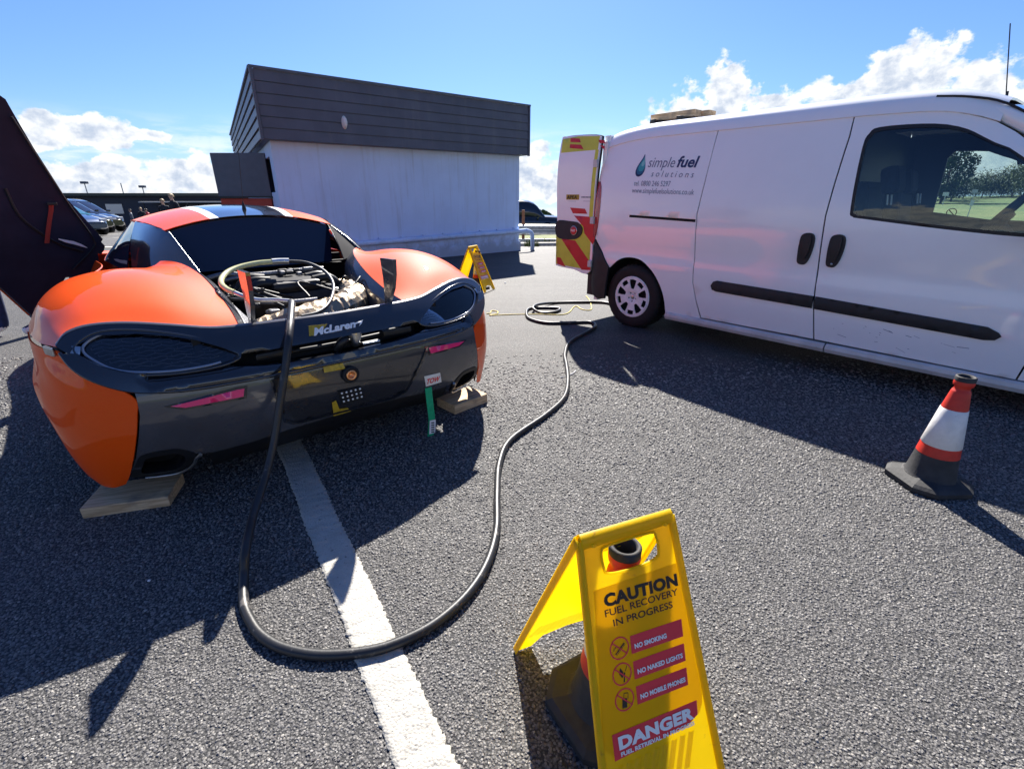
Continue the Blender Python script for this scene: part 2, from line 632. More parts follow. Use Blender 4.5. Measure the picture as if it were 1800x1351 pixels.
def glass(name, tint=(.8, .88, .88)):
    m = bpy.data.materials.new(name)
    m.use_nodes = True
    t = m.node_tree
    t.nodes.clear()
    w = NT(t)
    fr = w.n('ShaderNodeFresnel', {0: 1.5})
    tr = w.n('ShaderNodeBsdfTransparent', {0: (*tint, 1)})
    gl = w.n('ShaderNodeBsdfGlossy', {0: (1, 1, 1, 1), 1: 0.01})
    mx = w.n('ShaderNodeMixShader', {0: fr.outputs[0], 1: tr.outputs[0], 2: gl.outputs[0]})
    w.n('ShaderNodeOutputMaterial', {0: mx.outputs[0]})
    return m


M['smoked'] = glass('smoked_lamp_cover', (.82, .83, .86))
M['glass'] = glass('clear_glass', (.86, .93, .92))
M['glass_tint'] = glass('tinted_glass', (.84, .90, .89))


def wood_mat():
    m = pbr('sawn_pine', (.62, .42, .24), .75)
    t = m.node_tree
    w = NT(t)
    bs = t.nodes['Principled BSDF']
    tc = w.n('ShaderNodeTexCoord')
    mp = w.n('ShaderNodeMapping', {0: tc.outputs['Object']})
    mp.inputs['Scale'].default_value = (2.0, 22.0, 30.0)
    nz = w.n('ShaderNodeTexNoise', {'Vector': mp.outputs[0], 'Scale': 3.0, 'Detail': 8.0, 'Roughness': .6, 'Distortion': .7})
    n2 = w.n('ShaderNodeTexNoise', {'Vector': tc.outputs['Object'], 'Scale': 7.0, 'Detail': 6.0})
    c = w.mix(w.ramp(nz.outputs[0], .35, .65), (.66, .47, .28), (.42, .27, .14))
    c = w.mix(w.m('MULTIPLY', w.ramp(n2.outputs[0], .55, .7), .6), c, (.20, .16, .13))
    t.links.new(c, bs.inputs['Base Color'])
    bp = w.n('ShaderNodeBump', {'Height': nz.outputs[0], 'Strength': .4, 'Distance': .003})
    t.links.new(bp.outputs[0], bs.inputs['Normal'])
    return m


M['wood'] = wood_mat()


def asphalt_mat():
    m = bpy.data.materials.new('asphalt')
    m.use_nodes = True
    t = m.node_tree
    w = NT(t)
    bs = t.nodes['Principled BSDF']
    geo = w.n('ShaderNodeNewGeometry')
    P = geo.outputs['Position']
    v1 = w.n('ShaderNodeTexVoronoi', {'Vector': P, 'Scale': 130.0, 'Randomness': 1.0})
    v2 = w.n('ShaderNodeTexVoronoi', {'Vector': P, 'Scale': 210.0, 'Randomness': 1.0})
    n1 = w.n('ShaderNodeTexNoise', {'Vector': P, 'Scale': .55, 'Detail': 6.0, 'Roughness': .65})
    n2 = w.n('ShaderNodeTexNoise', {'Vector': P, 'Scale': 4.0, 'Detail': 8.0, 'Roughness': .7})
    bw = w.n('ShaderNodeSeparateColor', {0: v1.outputs['Color']})
    lum = bw.outputs[0]
    base = w.mix(w.ramp(lum, .15, .95), (.082, .079, .079), (.150, .144, .137))
    base = w.mix(w.ramp(bw.outputs[1], .90, .97), base, (.24, .225, .20))
    # bitumen in the joints between the stones
    tar = w.m('SUBTRACT', 1.0, w.ramp(v1.outputs['Distance'], .30, .62))
    base = w.mix(w.m('MULTIPLY', tar, .85), base, (.030, .030, .031)) if False else w.mix(tar, (.030, .030, .031), base)
    big = w.m('ADD', .80, w.m('MULTIPLY', n1.outputs[0], .40))
    mid = w.m('ADD', .82, w.m('MULTIPLY', n2.outputs[0], .36))
    k = w.m('MULTIPLY', big, mid)
    # old oil drips, darker traffic streaks and pale dusty areas
    vo = w.n('ShaderNodeTexVoronoi', {'Vector': P, 'Scale': .55, 'Randomness': 1.0})
    wv = w.n('ShaderNodeTexNoise', {'Vector': P, 'Scale': 9.0, 'Detail': 4.0})
    dd = w.m('ADD', vo.outputs['Distance'], w.m('MULTIPLY', w.m('SUBTRACT', wv.outputs[0], .5), .16))
    oil = w.m('MULTIPLY', w.m('SUBTRACT', 1.0, w.ramp(dd, .05, .13)), .55)
    mp = w.n('ShaderNodeMapping', {0: P})
    mp.inputs['Rotation'].default_value = (0, 0, .9)
    mp.inputs['Scale'].default_value = (.35, 2.6, 1)
    st = w.n('ShaderNodeTexNoise', {'Vector': mp.outputs[0], 'Scale': 1.3, 'Detail': 5.0, 'Roughness': .6})
    k = w.m('MULTIPLY', k, w.m('SUBTRACT', 1.0, oil))
    k = w.m('MULTIPLY', k, w.m('ADD', .86, w.m('MULTIPLY', w.ramp(st.outputs[0], .35, .7), .26)))
    sc = w.n('ShaderNodeVectorMath', {0: base, 3: k}, operation='SCALE')
    t.links.new(sc.outputs[0], bs.inputs['Base Color'])
    bs.inputs['Roughness'].default_value = .72
    bs.inputs['Specular IOR Level'].default_value = .35
    hgt = w.m('ADD', w.m('MULTIPLY', w.m('SUBTRACT', .7, v1.outputs['Distance']), 1.0), w.m('MULTIPLY', w.m('SUBTRACT', .7, v2.outputs['Distance']), .35))
    hgt = w.m('ADD', hgt, w.m('MULTIPLY', lum, .5))
    bp = w.n('ShaderNodeBump', {'Height': hgt, 'Strength': .65, 'Distance': .005})
    t.links.new(bp.outputs[0], bs.inputs['Normal'])
    return m


M['asphalt'] = asphalt_mat()


def chip_mat():
    m = bpy.data.materials.new('stone_chippings')
    m.use_nodes = True
    t = m.node_tree
    w = NT(t)
    bs = t.nodes['Principled BSDF']
    at = w.n('ShaderNodeAttribute', attribute_type='INSTANCER', attribute_name='tone')
    f = at.outputs['Fac']
    c = w.mix(w.ramp(f, .0, .9), (.075, .072, .072), (.175, .168, .159))
    c = w.mix(w.ramp(f, .96, .99), c, (.30, .28, .25))
    t.links.new(c, bs.inputs['Base Color'])
    bs.inputs['Roughness'].default_value = .6
    bs.inputs['Specular IOR Level'].default_value = .45
    return m


M['chip'] = chip_mat()


def line_mat():
    m = bpy.data.materials.new('thermoplastic_line')
    m.use_nodes = True
    t = m.node_tree
    w = NT(t)
    bs = t.nodes['Principled BSDF']
    geo = w.n('ShaderNodeNewGeometry')
    P = geo.outputs['Position']
    n1 = w.n('ShaderNodeTexNoise', {'Vector': P, 'Scale': 60.0, 'Detail': 8.0, 'Roughness': .75})
    n2 = w.n('ShaderNodeTexNoise', {'Vector': P, 'Scale': 8.0, 'Detail': 6.0, 'Roughness': .7})
    v = w.n('ShaderNodeTexVoronoi', {'Vector': P, 'Scale': 120.0})
    c = w.mix(w.ramp(n2.outputs[0], .35, .7), (.44, .42, .37), (.35, .335, .295))
    c = w.mix(w.ramp(n1.outputs[0], .585, .66), c, (.10, .095, .09))
    t.links.new(c, bs.inputs['Base Color'])
    bs.inputs['Roughness'].default_value = .75
    h = w.m('ADD', n1.outputs[0], w.m('MULTIPLY', v.outputs['Distance'], -.7))
    bp = w.n('ShaderNodeBump', {'Height': h, 'Strength': .8, 'Distance': .004})
    t.links.new(bp.outputs[0], bs.inputs['Normal'])
    return m


M['line'] = line_mat()
weather(M['wall'], .10, .22)
weather(M['fascia'], -9, .25, 3.0)
# ------------------------------------------------------------------ ground
def gz(x, y):
    """height of the ground: level round the cars, falling away beyond, a grass bank to the right"""
    h = -.045 * max(0.0, y - 13.0)
    r = math.hypot(x, y)
    if x > .45 * y:
        k = min(1.0, max(0.0, (x - .45 * y) / 14.0))
        k = k * k * (3 - 2 * k)
        h += k * (.062 * max(0.0, r - 41.0))
        if r > 110:
            h -= k * .075 * (r - 110)
    return h


def terrain(name, xs, ys, mat, dz=0.0, keep=None):
    b = MB()
    P = [[(x, y, gz(x, y) + dz) for x in xs] for y in ys]
    b.grid(P, 0, smooth=True, flip=True)
    if keep:
        b.f = [q for q in b.f if keep(*(sum(b.v[i][k] for i in q) / 4 for k in (0, 1)))]
        b.sm = [True] * len(b.f)
    return b


def geo(a, b, n, p=1.0):
    return [a + (b - a) * (i / n) ** p for i in range(n + 1)]


xs = sorted(set([-s for s in geo(0, 420, 40, 2.2)] + geo(0, 420, 40, 2.2)))
ys = [-60, -30, -12, -5, 0, 5, 10, 13] + [13 + q for q in geo(0, 420, 50, 2.0)[1:]]
fm = bpy.data.materials.new('meadow')
fm.use_nodes = True
_w = NT(fm.node_tree)
_g = _w.n('ShaderNodeNewGeometry')
_n = _w.n('ShaderNodeTexNoise', {'Vector': _g.outputs['Position'], 'Scale': .22, 'Detail': 8.0, 'Roughness': .65})
_n2 = _w.n('ShaderNodeTexNoise', {'Vector': _g.outputs['Position'], 'Scale': 2.5, 'Detail': 6.0, 'Roughness': .7})
_mc = _w.mix(_w.ramp(_n.outputs[0], .35, .65), (.115, .15, .028), (.20, .19, .050))
_mc = _w.mix(_w.ramp(_n2.outputs[0], .3, .75), _mc, (.055, .085, .02))
fm.node_tree.links.new(_mc, fm.node_tree.nodes['Principled BSDF'].inputs['Base Color'])
fm.node_tree.nodes['Principled BSDF'].inputs['Roughness'].default_value = .9
M['meadow'] = fm

terrain('grass_field', xs, ys, M['meadow'], -.03).obj('grass_field', M['meadow'])['kind'] = 'structure'
xa = [-90 + 3 * i for i in range(28)] + [-6, -3, 0, 3, 6, 9, 12, 15, 18]
ya = [-14, -8, -3, 0, 3, 6, 9, 11, 13] + [13 + 3 * i for i in range(1, 22)]
terrain('asphalt_ground', xa, ya, M['asphalt'], 0.0, keep=lambda x, y: y < 17 or (x < -.35 * y and y < 75)).obj('asphalt_ground', M['asphalt'])['kind'] = 'structure'

# ---- the worn white bay line under the sports car, thick and ragged
A0 = np.array([-.205, .721])
A1 = np.array([-1.175, 2.219])
dl = (A1 - A0) / np.linalg.norm(A1 - A0)
nl = np.array([-dl[1], dl[0]])
LW = .062
b = MB()
s0, s1 = -1.1, 5.2
N = 900
rows = []
edge = [0, 0]
for i in range(N + 1):
    s = s0 + (s1 - s0) * i / N
    wob = .002 * math.sin(s * 7.1) + .002 * math.sin(s * 17 + 1)
    tooth = .006 * abs(math.sin(s * 105 + 1.2 * math.sin(s * 9)))
    l = -LW + wob * .5 + rnd.uniform(-.003, .003) - tooth
    r = LW + wob + rnd.uniform(-.003, .003) + .004 * abs(math.sin(s * 88 + 2))
    row = []
    for j, t in enumerate((0, .0, .12, .3, .5, .7, .88, 1.0, 1.0)):
        q = l + (r - l) * t
        z = .0045 + .0012 * math.sin(s * 130 + 2 * math.sin(s * 6 + j)) + rnd.uniform(-.0004, .0004)
        if j in (0, 8):
            z = -.002
        p = A0 + dl * s + nl * q
        row.append((p[0], p[1], z))
    rows.append(row)
b.grid(rows, 0, smooth=True)
o = b.obj('white_parking_line', M['line'])
o['kind'] = 'structure'

# dashed lines of the car park far left
b = MB()
for (px, py, L) in ((190, 412, 1.2), (208, 404, 1.2), (226, 402, 1.2), (190, 435, 1.6), (222, 418, .9)):
    r = ray(px, py)
    t = 5.0
    while t < 200 and CAMH + r[2] * t > gz(r[0] * t, r[1] * t):
        t += .05
    x, y = r[0] * t, r[1] * t
    P = [[(x + L * .5 * i + .05 * j, y + .25 * j, gz(x, y + .25 * j) + .012) for i in (-1, 1)] for j in (-1, 1)]
    b.grid(P, 0, flip=True)
o = b.obj('car_park_markings', M['line'])
o['kind'] = 'structure'

# ---- stone chippings standing proud of the asphalt near the camera
pts = []
y = .22
while y < 4.0:
    D = math.hypot(y, 1.3)
    s = max(.0088, .0056 * D)
    xm = 1.16 * y + .55
    x = -xm
    fade = 1.0 if y < 2.9 else max(0, 1 - (y - 2.9) / 1.1)
    while x < xm:
        if rnd.random() < fade * .93:
            px_, py_ = x + rnd.uniform(-.5, .5) * s, y + rnd.uniform(-.5, .5) * s
            q = (np.array([px_, py_]) - A0) @ nl
            ss = (np.array([px_, py_]) - A0) @ dl
            if not (abs(q) < LW + .004 and s0 < ss < s1):
                pts.append((px_, py_, rnd.uniform(-.0022, .0004), s))
        x += s
    y += s
pts = np.array(pts)
me = bpy.data.meshes.new('asphalt_chippings')
me.from_pydata([tuple(p[:3]) for p in pts], [], [])
n = len(pts)
_r = np.random.RandomState(3)
a = me.attributes.new('rot', 'FLOAT_VECTOR', 'POINT')
a.data.foreach_set('vector', (_r.rand(n, 3) * [.9, .9, 6.28] - [.45, .45, 0]).ravel().astype(np.float32))
a = me.attributes.new('scl', 'FLOAT_VECTOR', 'POINT')
sz = pts[:, 3:4] * (.42 + .28 * _r.rand(n, 1) ** 1.5)
a.data.foreach_set('vector', (sz * np.column_stack([np.ones(n), .65 + .3 * _r.rand(n), .5 + .35 * _r.rand(n)])).ravel().astype(np.float32))
a = me.attributes.new('tone', 'FLOAT', 'POINT')
a.data.foreach_set('value', _r.rand(n).astype(np.float32))
o = bpy.data.objects.new('asphalt_chippings', me)
COL.objects.link(o)
o['kind'] = 'stuff'
ng = bpy.data.node_groups.new('chippings', 'GeometryNodeTree')
ng.interface.new_socket('Geometry', in_out='INPUT', socket_type='NodeSocketGeometry')
ng.interface.new_socket('Geometry', in_out='OUTPUT', socket_type='NodeSocketGeometry')
g = NT(ng)
gi = g.n('NodeGroupInput')
ico = g.n('GeometryNodeMeshIcoSphere', {'Radius': 1.0, 'Subdivisions': 1})
rv = g.n('FunctionNodeRandomValue', data_type='FLOAT_VECTOR')
rv.inputs[0].default_value = (-.28, -.28, -.28)
rv.inputs[1].default_value = (.28, .28, .28)
sp_ = g.n('GeometryNodeSetPosition', {'Geometry': ico.outputs[0], 'Offset': rv.outputs[0]})
sm = g.n('GeometryNodeSetMaterial', {'Geometry': sp_.outputs[0], 'Material': M['chip']})
na = g.n('GeometryNodeInputNamedAttribute', {'Name': 'rot'}, data_type='FLOAT_VECTOR')
ns = g.n('GeometryNodeInputNamedAttribute', {'Name': 'scl'}, data_type='FLOAT_VECTOR')
ip = g.n('GeometryNodeInstanceOnPoints', {'Points': gi.outputs[0], 'Instance': sm.outputs[0], 'Rotation': na.outputs[0], 'Scale': ns.outputs[0]})
go = g.n('NodeGroupOutput', {0: ip.outputs[0]})
md = o.modifiers.new('chippings', 'NODES')
md.node_group = ng

# ------------------------------------------------------------------ the low block building
BR = R(38.3)
BO = np.array([.172, 12.384])
bdx = np.array([math.cos(BR), math.sin(BR)])
bdy = np.array([-bdx[1], bdx[0]])
bld = empty('toilet_block', (BO[0], BO[1], 0), BR)
tag(bld, 'small white block building with deep charcoal boarded fascia', 'building')
X0, X1, BD, WH = -5.47, 0.0, 10.0, 2.18
b = MB()
t = .2
# walls as slabs butted end to end; the left wall has a hatch opening
b.box(((X0 + X1) / 2, t / 2, WH / 2 - .06), (X1 - X0, t, WH + .08))
b.box(((X0 + X1) / 2, BD - t / 2, WH / 2 - .06), (X1 - X0, t, WH + .08))
b.box((X1 - t / 2, BD / 2, WH / 2 - .06), (t, BD - 2 * t, WH + .08))
hy0, hy1, hz0, hz1 = .5, 1.55, 1.35, 1.95
b.box((X0 + t / 2, (t + hy0) / 2, WH / 2 - .06), (t, hy0 - t, WH + .08))
b.box((X0 + t / 2, (hy1 + BD - t) / 2, WH / 2 - .06), (t, BD - t - hy1, WH + .08))
b.box((X0 + t / 2, (hy0 + hy1) / 2, hz0 / 2 - .05), (t, hy1 - hy0, hz0 + .1))
b.box((X0 + t / 2, (hy0 + hy1) / 2, (hz1 + WH) / 2), (t, hy1 - hy0, WH - hz1))
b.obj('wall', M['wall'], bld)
b = MB()
b.box((X0 + .14, (hy0 + hy1) / 2, (hz0 + hz1) / 2), (.02, hy1 - hy0 - .004, hz1 - hz0 - .004))
b.obj('hatch_opening', M['matt_black'], bld)
# plinth
b = MB()
b.box(((X0 + X1) / 2, -.02, .1), (X1 - X0 + .06, .035, .26))
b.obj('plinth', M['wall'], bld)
# roof deck and soffit
FO, FL, FR_ = .25, .16, .06
b = MB()
b.box(((X0 - FL + X1 + FR_) / 2, (BD) / 2, 3.155), (X1 - X0 + FL + FR_ - .1, BD + 2 * FO - .1, .02))
b.obj('roof', M['fascia'], bld)
b = MB()
b.box(((X0 - FL + X1 + FR_) / 2, BD / 2, 2.65), (X1 - X0 + FL + FR_ - .02, BD + 2 * FO - .02, .98))
b.obj('parapet', M['fascia'], bld)
zs = [2.16 + (3.15 - 2.16) * i / 6 for i in range(7)]
for i in range(6):
    z0, z1 = zs[i] + .004, zs[i + 1] - .006
    # each board overlaps the one below: bottom edge proud
    b = MB()
    xa_, xb_ = X0 - FL, X1 + FR_
    pr = [(0, z0), (-.018, z0), (-.008, z1), (0, z1)]
    rings = [[(xx, -FO + q[0], q[1]) for q in pr] for xx in (xa_ + .02, xb_ - .02)]
    b.loft(rings, smooth=False)
    b.obj('fascia_board', M['fascia'], bld)
    b = MB()
    pr = [(0, z0 + .006), (-.028, z0 + .006), (-.012, z1 - .016), (0, z1 - .016)]
    rings = [[(xa_ + q[0], yy, q[1]) for q in pr] for yy in (-FO + .02, BD + FO)]
    b.loft(rings, smooth=False)
    o = b.obj('fascia_board', M['fascia_side'], bld)
    b = MB()
    rings = [[(xb_ - q[0], yy, q[1]) for q in pr] for yy in (-FO + .02, BD + FO)]
    b.loft(rings, smooth=False)
    b.obj('fascia_board', M['fascia'], bld)
for (x, y) in ((X0 - FL - .01, -FO - .01), (X1 + FR_ + .01, -FO - .01)):
    MB().box((x, y, 2.655), (.045, .045, 1.02)).obj('corner_trim', M['fascia'], bld)
b = MB()
b.box(((X0 - FL + X1 + FR_) / 2, -FO - .012, 3.17), (X1 - X0 + FL + FR_ + .07, .06, .035))
b.box((X0 - FL - .012, BD / 2, 3.17), (.06, BD + 2 * FO - .04, .035))
b.box((X1 + FR_ + .012, BD / 2, 3.17), (.06, BD + 2 * FO - .04, .035))
b.obj('roof_edge_trim', M['shutter'], bld)
# bulkhead lamp on the fascia
lx, lz = -4.24, 2.50
o = MB().lathe([(0, -.07), (.03, -.068), (.055, -.05), (.068, -.02), (.07, 0)], 16, (0, 0, 0), 'Y').xf(lambda p: Vector((p.x * .62 + lx, p.y - FO - .03, p.z * 1.35 + lz))).obj('lamp_lens', M['white_plastic'], bld)
MB().lathe([(.078, .0), (.08, -.012), (.07, -.02), (.0, -.02)], 16, (0, 0, 0), 'Y').xf(lambda p: Vector((p.x * .62 + lx, p.y - FO - .012, p.z * 1.35 + lz))).obj('lamp_base', M['white_plastic'], bld)
# waste pipe along the foot of the wall with clips, elbow at the right-hand corner
b = MB()
b.tube([(-4.35, -.075, .40), (-2.2, -.075, .435), (-.02, -.075, .47), (.16, -.08, .475), (.33, -.08, .42), (.38, -.08, .28), (.38, -.08, -.02)], .052, 12, 5)
pipe = b.obj('waste_pipe', M['galv'] if False else M['wall'], bld)
for k in range(9):
    x = -4.2 + k * .5
    b = MB()
    b.lathe([(.054, -.010), (.058, -.010), (.058, .010), (.054, .010)], 12, (x, -.075, .403 + (x + 4.35) * .0165), 'X')
    b.box((x, -.03, .47 + (x + 4.35) * .0165), (.03, .06, .03))
    b.obj('pipe_clip', M['wall'], pipe)

# the end walls are not square to the front: the footprint is a parallelogram
for o_ in [k for k in bpy.data.objects if k.parent == bld]:
    for v in o_.data.vertices:
        if v.co.y > 0:
            v.co.x += .142 * v.co.y
# ---- grey steel shutter cabinet on a red base beside the building
cab = empty('steel_cabinet', (-5.26, 10.0, 0), R(3))
tag(cab, 'dark grey steel cabinet with red lower panel left of the white building', 'cabinet')
MB().bbox((0, .22, 1.66), (1.02, .40, .78), .012).obj('upper_panel', M['shutter'], cab)
b = MB()
b.box((0, .2, 1.262), (1.10, .50, .03))
b.obj('ledge', M['satin_black'], cab)
MB().bbox((0, .22, .68), (.98, .38, 1.12), .012).obj('lower_panel', pbr('red_panel', (.42, .045, .025), .5, noise=.15), cab)
for x in (-.45, .45):
    MB().box((x, .22, .06), (.06, .3, .12)).obj('leg', M['shutter'], cab)

# ------------------------------------------------------------------ railings, rubble and far things on the right
rl = empty('crash_barrier', (0.2, 15.2, 0), R(-4))
tag(rl, 'grey steel crash barrier on posts beyond the white building corner', 'barrier')
gb = gz(0, 15.2)


def wbeam(zc):
    b = MB()
    pr = [(0, -.15), (-.07, -.12), (-.07, -.06), (0, -.02), (0, .02), (-.07, .06), (-.07, .12), (0, .15)]
    pr = pr + [(q[0] + .012, q[1]) for q in pr[::-1]]
    return b.loft([[(xx, q[0], zc + q[1]) for q in pr] for xx in (-3.5, 9.0)], smooth=False)


wbeam(.42 + gb).obj('rail', M['galv'], rl)
MB().box((2.75, .03, .10 + gb), (12.5, .09, .10)).obj('kick_rail', M['galv'], rl)
for k in range(8):
    hh = .98 if k in (2,) else .62
    MB().box((-3.1 + k * 1.62, .10, hh / 2 - .1 + gb), (.085, .12, hh + .2)).obj('post', M['galv'] if k != 2 else M['rust'], rl)
rr = random.Random(4)


def rock(r, seed):
    q = random.Random(seed)
    bm = bmesh.new()
    bmesh.ops.create_icosphere(bm, subdivisions=1, radius=r)
    for v in bm.verts:
        v.co *= q.uniform(.7, 1.2)
        v.co.z *= .6
    b = MB()
    bm.verts.index_update()
    b.add([tuple(v.co) for v in bm.verts], [[v.index for v in f.verts] for f in bm.faces])
    bm.free()
    return b


b = MB()
for k in range(420):
    q = rock(rr.uniform(.02, .085), k)
    x, y = rr.uniform(.2, 7), rr.gauss(14.4, .28)
    b.add([(v[0] + x, v[1] + y, v[2] + gz(x, y)) for v in q.v], q.f)
b.obj('rubble_verge', M['stone'])['kind'] = 'stuff'
for (x, y, w_, d_, a) in ((.72, 14.0, 1.1, .3, .15), (1.6, 14.35, .7, .35, -.5), (.25, 13.95, .4, .25, .8)):
    o = MB().bbox((0, 0, .05), (w_, d_, .1), .025).obj('concrete_slab', M['concrete'], None, (x, y, gz(x, y) - .01), (0, 0, a))
    tag(o, {1.1: 'long pale concrete slab lying at the foot of the crash barrier', .7: 'shorter broken concrete slab further right below the crash barrier',
            .4: 'smallest concrete slab by the white building corner'}[w_], 'slab', 'concrete slabs by the barrier')


def weeds(name, x, y, n, h, spread, label, mat='grass'):
    b = MB()
    for k in range(n):
        a = rr.uniform(0, 6.28)
        r0 = rr.uniform(0, spread)
        bx, by = x + r0 * math.cos(a), y + r0 * math.sin(a) * .6
        l = rr.uniform(.5, 1) * h
        t = rr.uniform(0, 6.28)
        lean = rr.uniform(.1, .6) * l
        w0 = .012
        c, s = math.cos(t), math.sin(t)
        P = []
        for q in (0, .5, 1):
            ww = w0 * (1 - q * .85)
            cx, cy, cz = bx + c * lean * q * q, by + s * lean * q * q, gz(bx, by) + l * q * (1 - .15 * q)
            P.append([(cx - s * ww, cy + c * ww, cz), (cx + s * ww, cy - c * ww, cz)])
        b.grid(P, 0)
    o = b.obj(name, M[mat])
    tag(o, label, 'weeds', 'weeds by the barrier')
    return o


weeds('weed_clump', .55, 13.75, 120, .28, .22, 'green weed clump growing beside the pipe elbow')
weeds('weed_clump', 1.0, 14.6, 90, .24, .3, 'low weed clump growing under the crash barrier rail')


# ------------------------------------------------------------------ generic parked vehicles
def hatchback(label, paint, loc, rz, kind='hatch', cat='car', group=None, glassm='glass_dark'):
    c = empty('parked_car' if kind != 'jeep' else 'off_road_car', loc, rz)
    tag(c, label, cat, group)
    if kind == 'jeep':
        prof = [(-2.2, .45, .95, .80), (-2.15, .4, 1.05, .86), (-1.2, .35, 1.08, .88), (.5, .35, 1.08, .88), (1.3, .35, 1.05, .88), (2.1, .4, .98, .84), (2.25, .5, .85, .75)]
        cab_ = [(-2.1, 1.05, .80), (-2.0, 1.72, .68), (0.3, 1.78, .68), (1.15, 1.06, .78)]
    else:
        prof = [(-2.0, .45, .80, .66), (-1.93, .3, .93, .80), (-1.2, .22, .95, .87), (0, .2, .94, .88), (1.0, .22, .90, .87), (1.75, .26, .74, .80), (2.02, .34, .60, .62)]
        cab_ = [(-1.9, .93, .74), (-1.45, 1.40, .60), (-.1, 1.46, .60), (1.05, .90, .74)]
    rings = []
    P = cr(prof, 4)
    for (x, z0, z1, w_) in P:
        ring = []
        for (a, q) in ((-1, .15), (-1.0, .55), (-.93, .9), (-.6, 1.0), (0, 1.04), (.6, 1.0), (.93, .9), (1.0, .55), (1, .15), (.85, 0), (-.85, 0)):
            ring.append((x, a * w_, z0 + (z1 - z0) * q))
        rings.append(ring)
    MB().loft(rings).obj('body', paint, c)
    P = cr(cab_, 5)
    rings = []
    for i, (x, z1, w_) in enumerate(P):
        zb = .85
        ring = [(x, -.80, zb), (x, -(.80 + w_) / 2 - .02, (zb + z1) / 2), (x, -w_, z1 - .05), (x, -w_ * .8, z1), (x, 0, z1 + .03), (x, w_ * .8, z1), (x, w_, z1 - .05), (x, (.80 + w_) / 2 + .02, (zb + z1) / 2), (x, .80, zb)]
        rings.append(ring)
    MB().loft(rings).obj('windows', M[glassm], c)
    # roof skin above the glass
    rf = [r_ for r_ in rings if r_[4][2] > (1.62 if kind == 'jeep' else 1.36)]
    b = MB()
    b.grid([[(p[0], p[1], p[2] + .012) for p in r_[2:7]] for r_ in rf], .01)
    b.obj('roof', paint, c)
    wr = .38 if kind == 'jeep' else .31
    for x in (-1.3, 1.28):
        for s in (-1, 1):
            w0 = MB().lathe([(.17, .0), (wr, .01), (wr, .19), (.17, .2)], 18, (x, s * .88 - .1, wr), 'Y').obj('wheel', M['rubber'], c)
            MB().lathe([(0, .0), (.12, -.01), (.19, .01)], 14, (x, s * .88 + (.1 if s > 0 else -.1), wr), 'Y').obj('hub_cap', M['wheel_silver'], w0)
    for s in (-1, 1):
        MB().bbox((prof[-1][0] - .12, s * .58, .66), (.14, .26, .12), .03).obj('headlight', M['white_plastic'], c)
        MB().bbox((-1.93, s * .66, .82), (.1, .16, .16), .03).obj('tail_light', M['red_lamp'], c)
        MB().bbox((.75, s * .92, .98), (.1, .14, .1), .03).obj('door_mirror', paint, c)
    return c


gcar = 'cars parked in a row in front of the paddock building'


def back(px, py, Y):
    d = ray(px, py)
    return d[0] / d[1] * Y, Y


for (px, Y, paint, lab, gm, rz) in (
        (205, 33, 'car_silver', 'silver hatchback with bright windscreen, rightmost of the row of parked cars', 'glass_dark', -.35),
        (192, 29.5, 'car_black', 'dark parked hatchback between the silver car and the black estate', 'glass_dark', -.32),
        (172, 26.5, 'car_black', 'black parked car half hidden behind the raised door', 'glass_dark', -.3),
        (163, 22.5, 'car_blue', 'nearest parked car with teal tinted windows beside the raised door', 'teal', -.25)):
    x, y = back(px, 380, Y)
    hc_ = hatchback(lab, M[paint], (x - 1.75, y, gz(x, y)), rz, group=gcar, glassm=gm)
    k_ = {26.5: 1.16, 29.5: 1.2}.get(Y, 1.04)
    hc_.scale = (k_, k_, k_)
x, y = back(918, 380, 27)
hatchback('dark green off-road vehicle parked behind the crash barrier', M['car_black'], (x, y, gz(x, y) - .15), .05, kind='jeep', cat='off-road car')
x, y = back(985, 380, 30)
hatchback('pale silver car parked behind the crash barrier beside the van door', M['car_silver'], (x + 1.2, y, gz(x, y) - .25), 3.1)

# ---- paddock building far left
pb = empty('paddock_building', (-38, 50, gz(-38, 50)), R(7))
tag(pb, 'long low dark paddock building with flat roof and canopy', 'building')
MB().box((0, 2.5, 1.45), (26, 5, 2.9)).obj('wall', pbr('navy_cladding', (.022, .03, .05), .6), pb)
MB().box((-1, 2.3, 3.02), (27.5, 6, .26)).obj('roof', pbr('roof_felt', (.05, .06, .05), .7), pb)
MB().box((7.5, -1.1, 2.35), (10.5, 2.3, .10)).obj('canopy', pbr('canopy_sheet', (.40, .40, .38), .6), pb)
for k in range(6):
    MB().box((2.6 + k * 1.95, -2.1, 1.15), (.09, .09, 2.3)).obj('canopy_post', M['satin_black'], pb)
for k in range(5):
    wf = MB().bbox((4.0 + k * 1.9, -.03, 1.55), (1.15, .06, .95), .01).obj('window_frame', M['white_plastic'], pb)
    MB().box((4.0 + k * 1.9, -.065, 1.55), (1.02, .01, .82)).obj('window_pane', M['glass_dark'], wf)
MB().box((-1.3, -.04, 1.7), (1.5, .06, .9)).obj('window_frame', M['car_silver'], pb)
# white sheet roofed lean-to to the right of it
for (x_, a_, lab) in ((-28.9, 49.0, 'white corrugated fence panel right of the paddock building'),):
    fp = empty('fence_panel', (x_ + .6, a_, gz(x_, a_)), R(5))
    tag(fp, lab, 'fence')
    MB().box((0, 0, .9), (3.0, .06, 1.9)).obj('sheet', M['white_plastic'], fp)
    for k in range(4):
        MB().box((-1.4 + .93 * k, -.07, 1.0), (.07, .07, 2.1)).obj('post', M['galv'], fp)

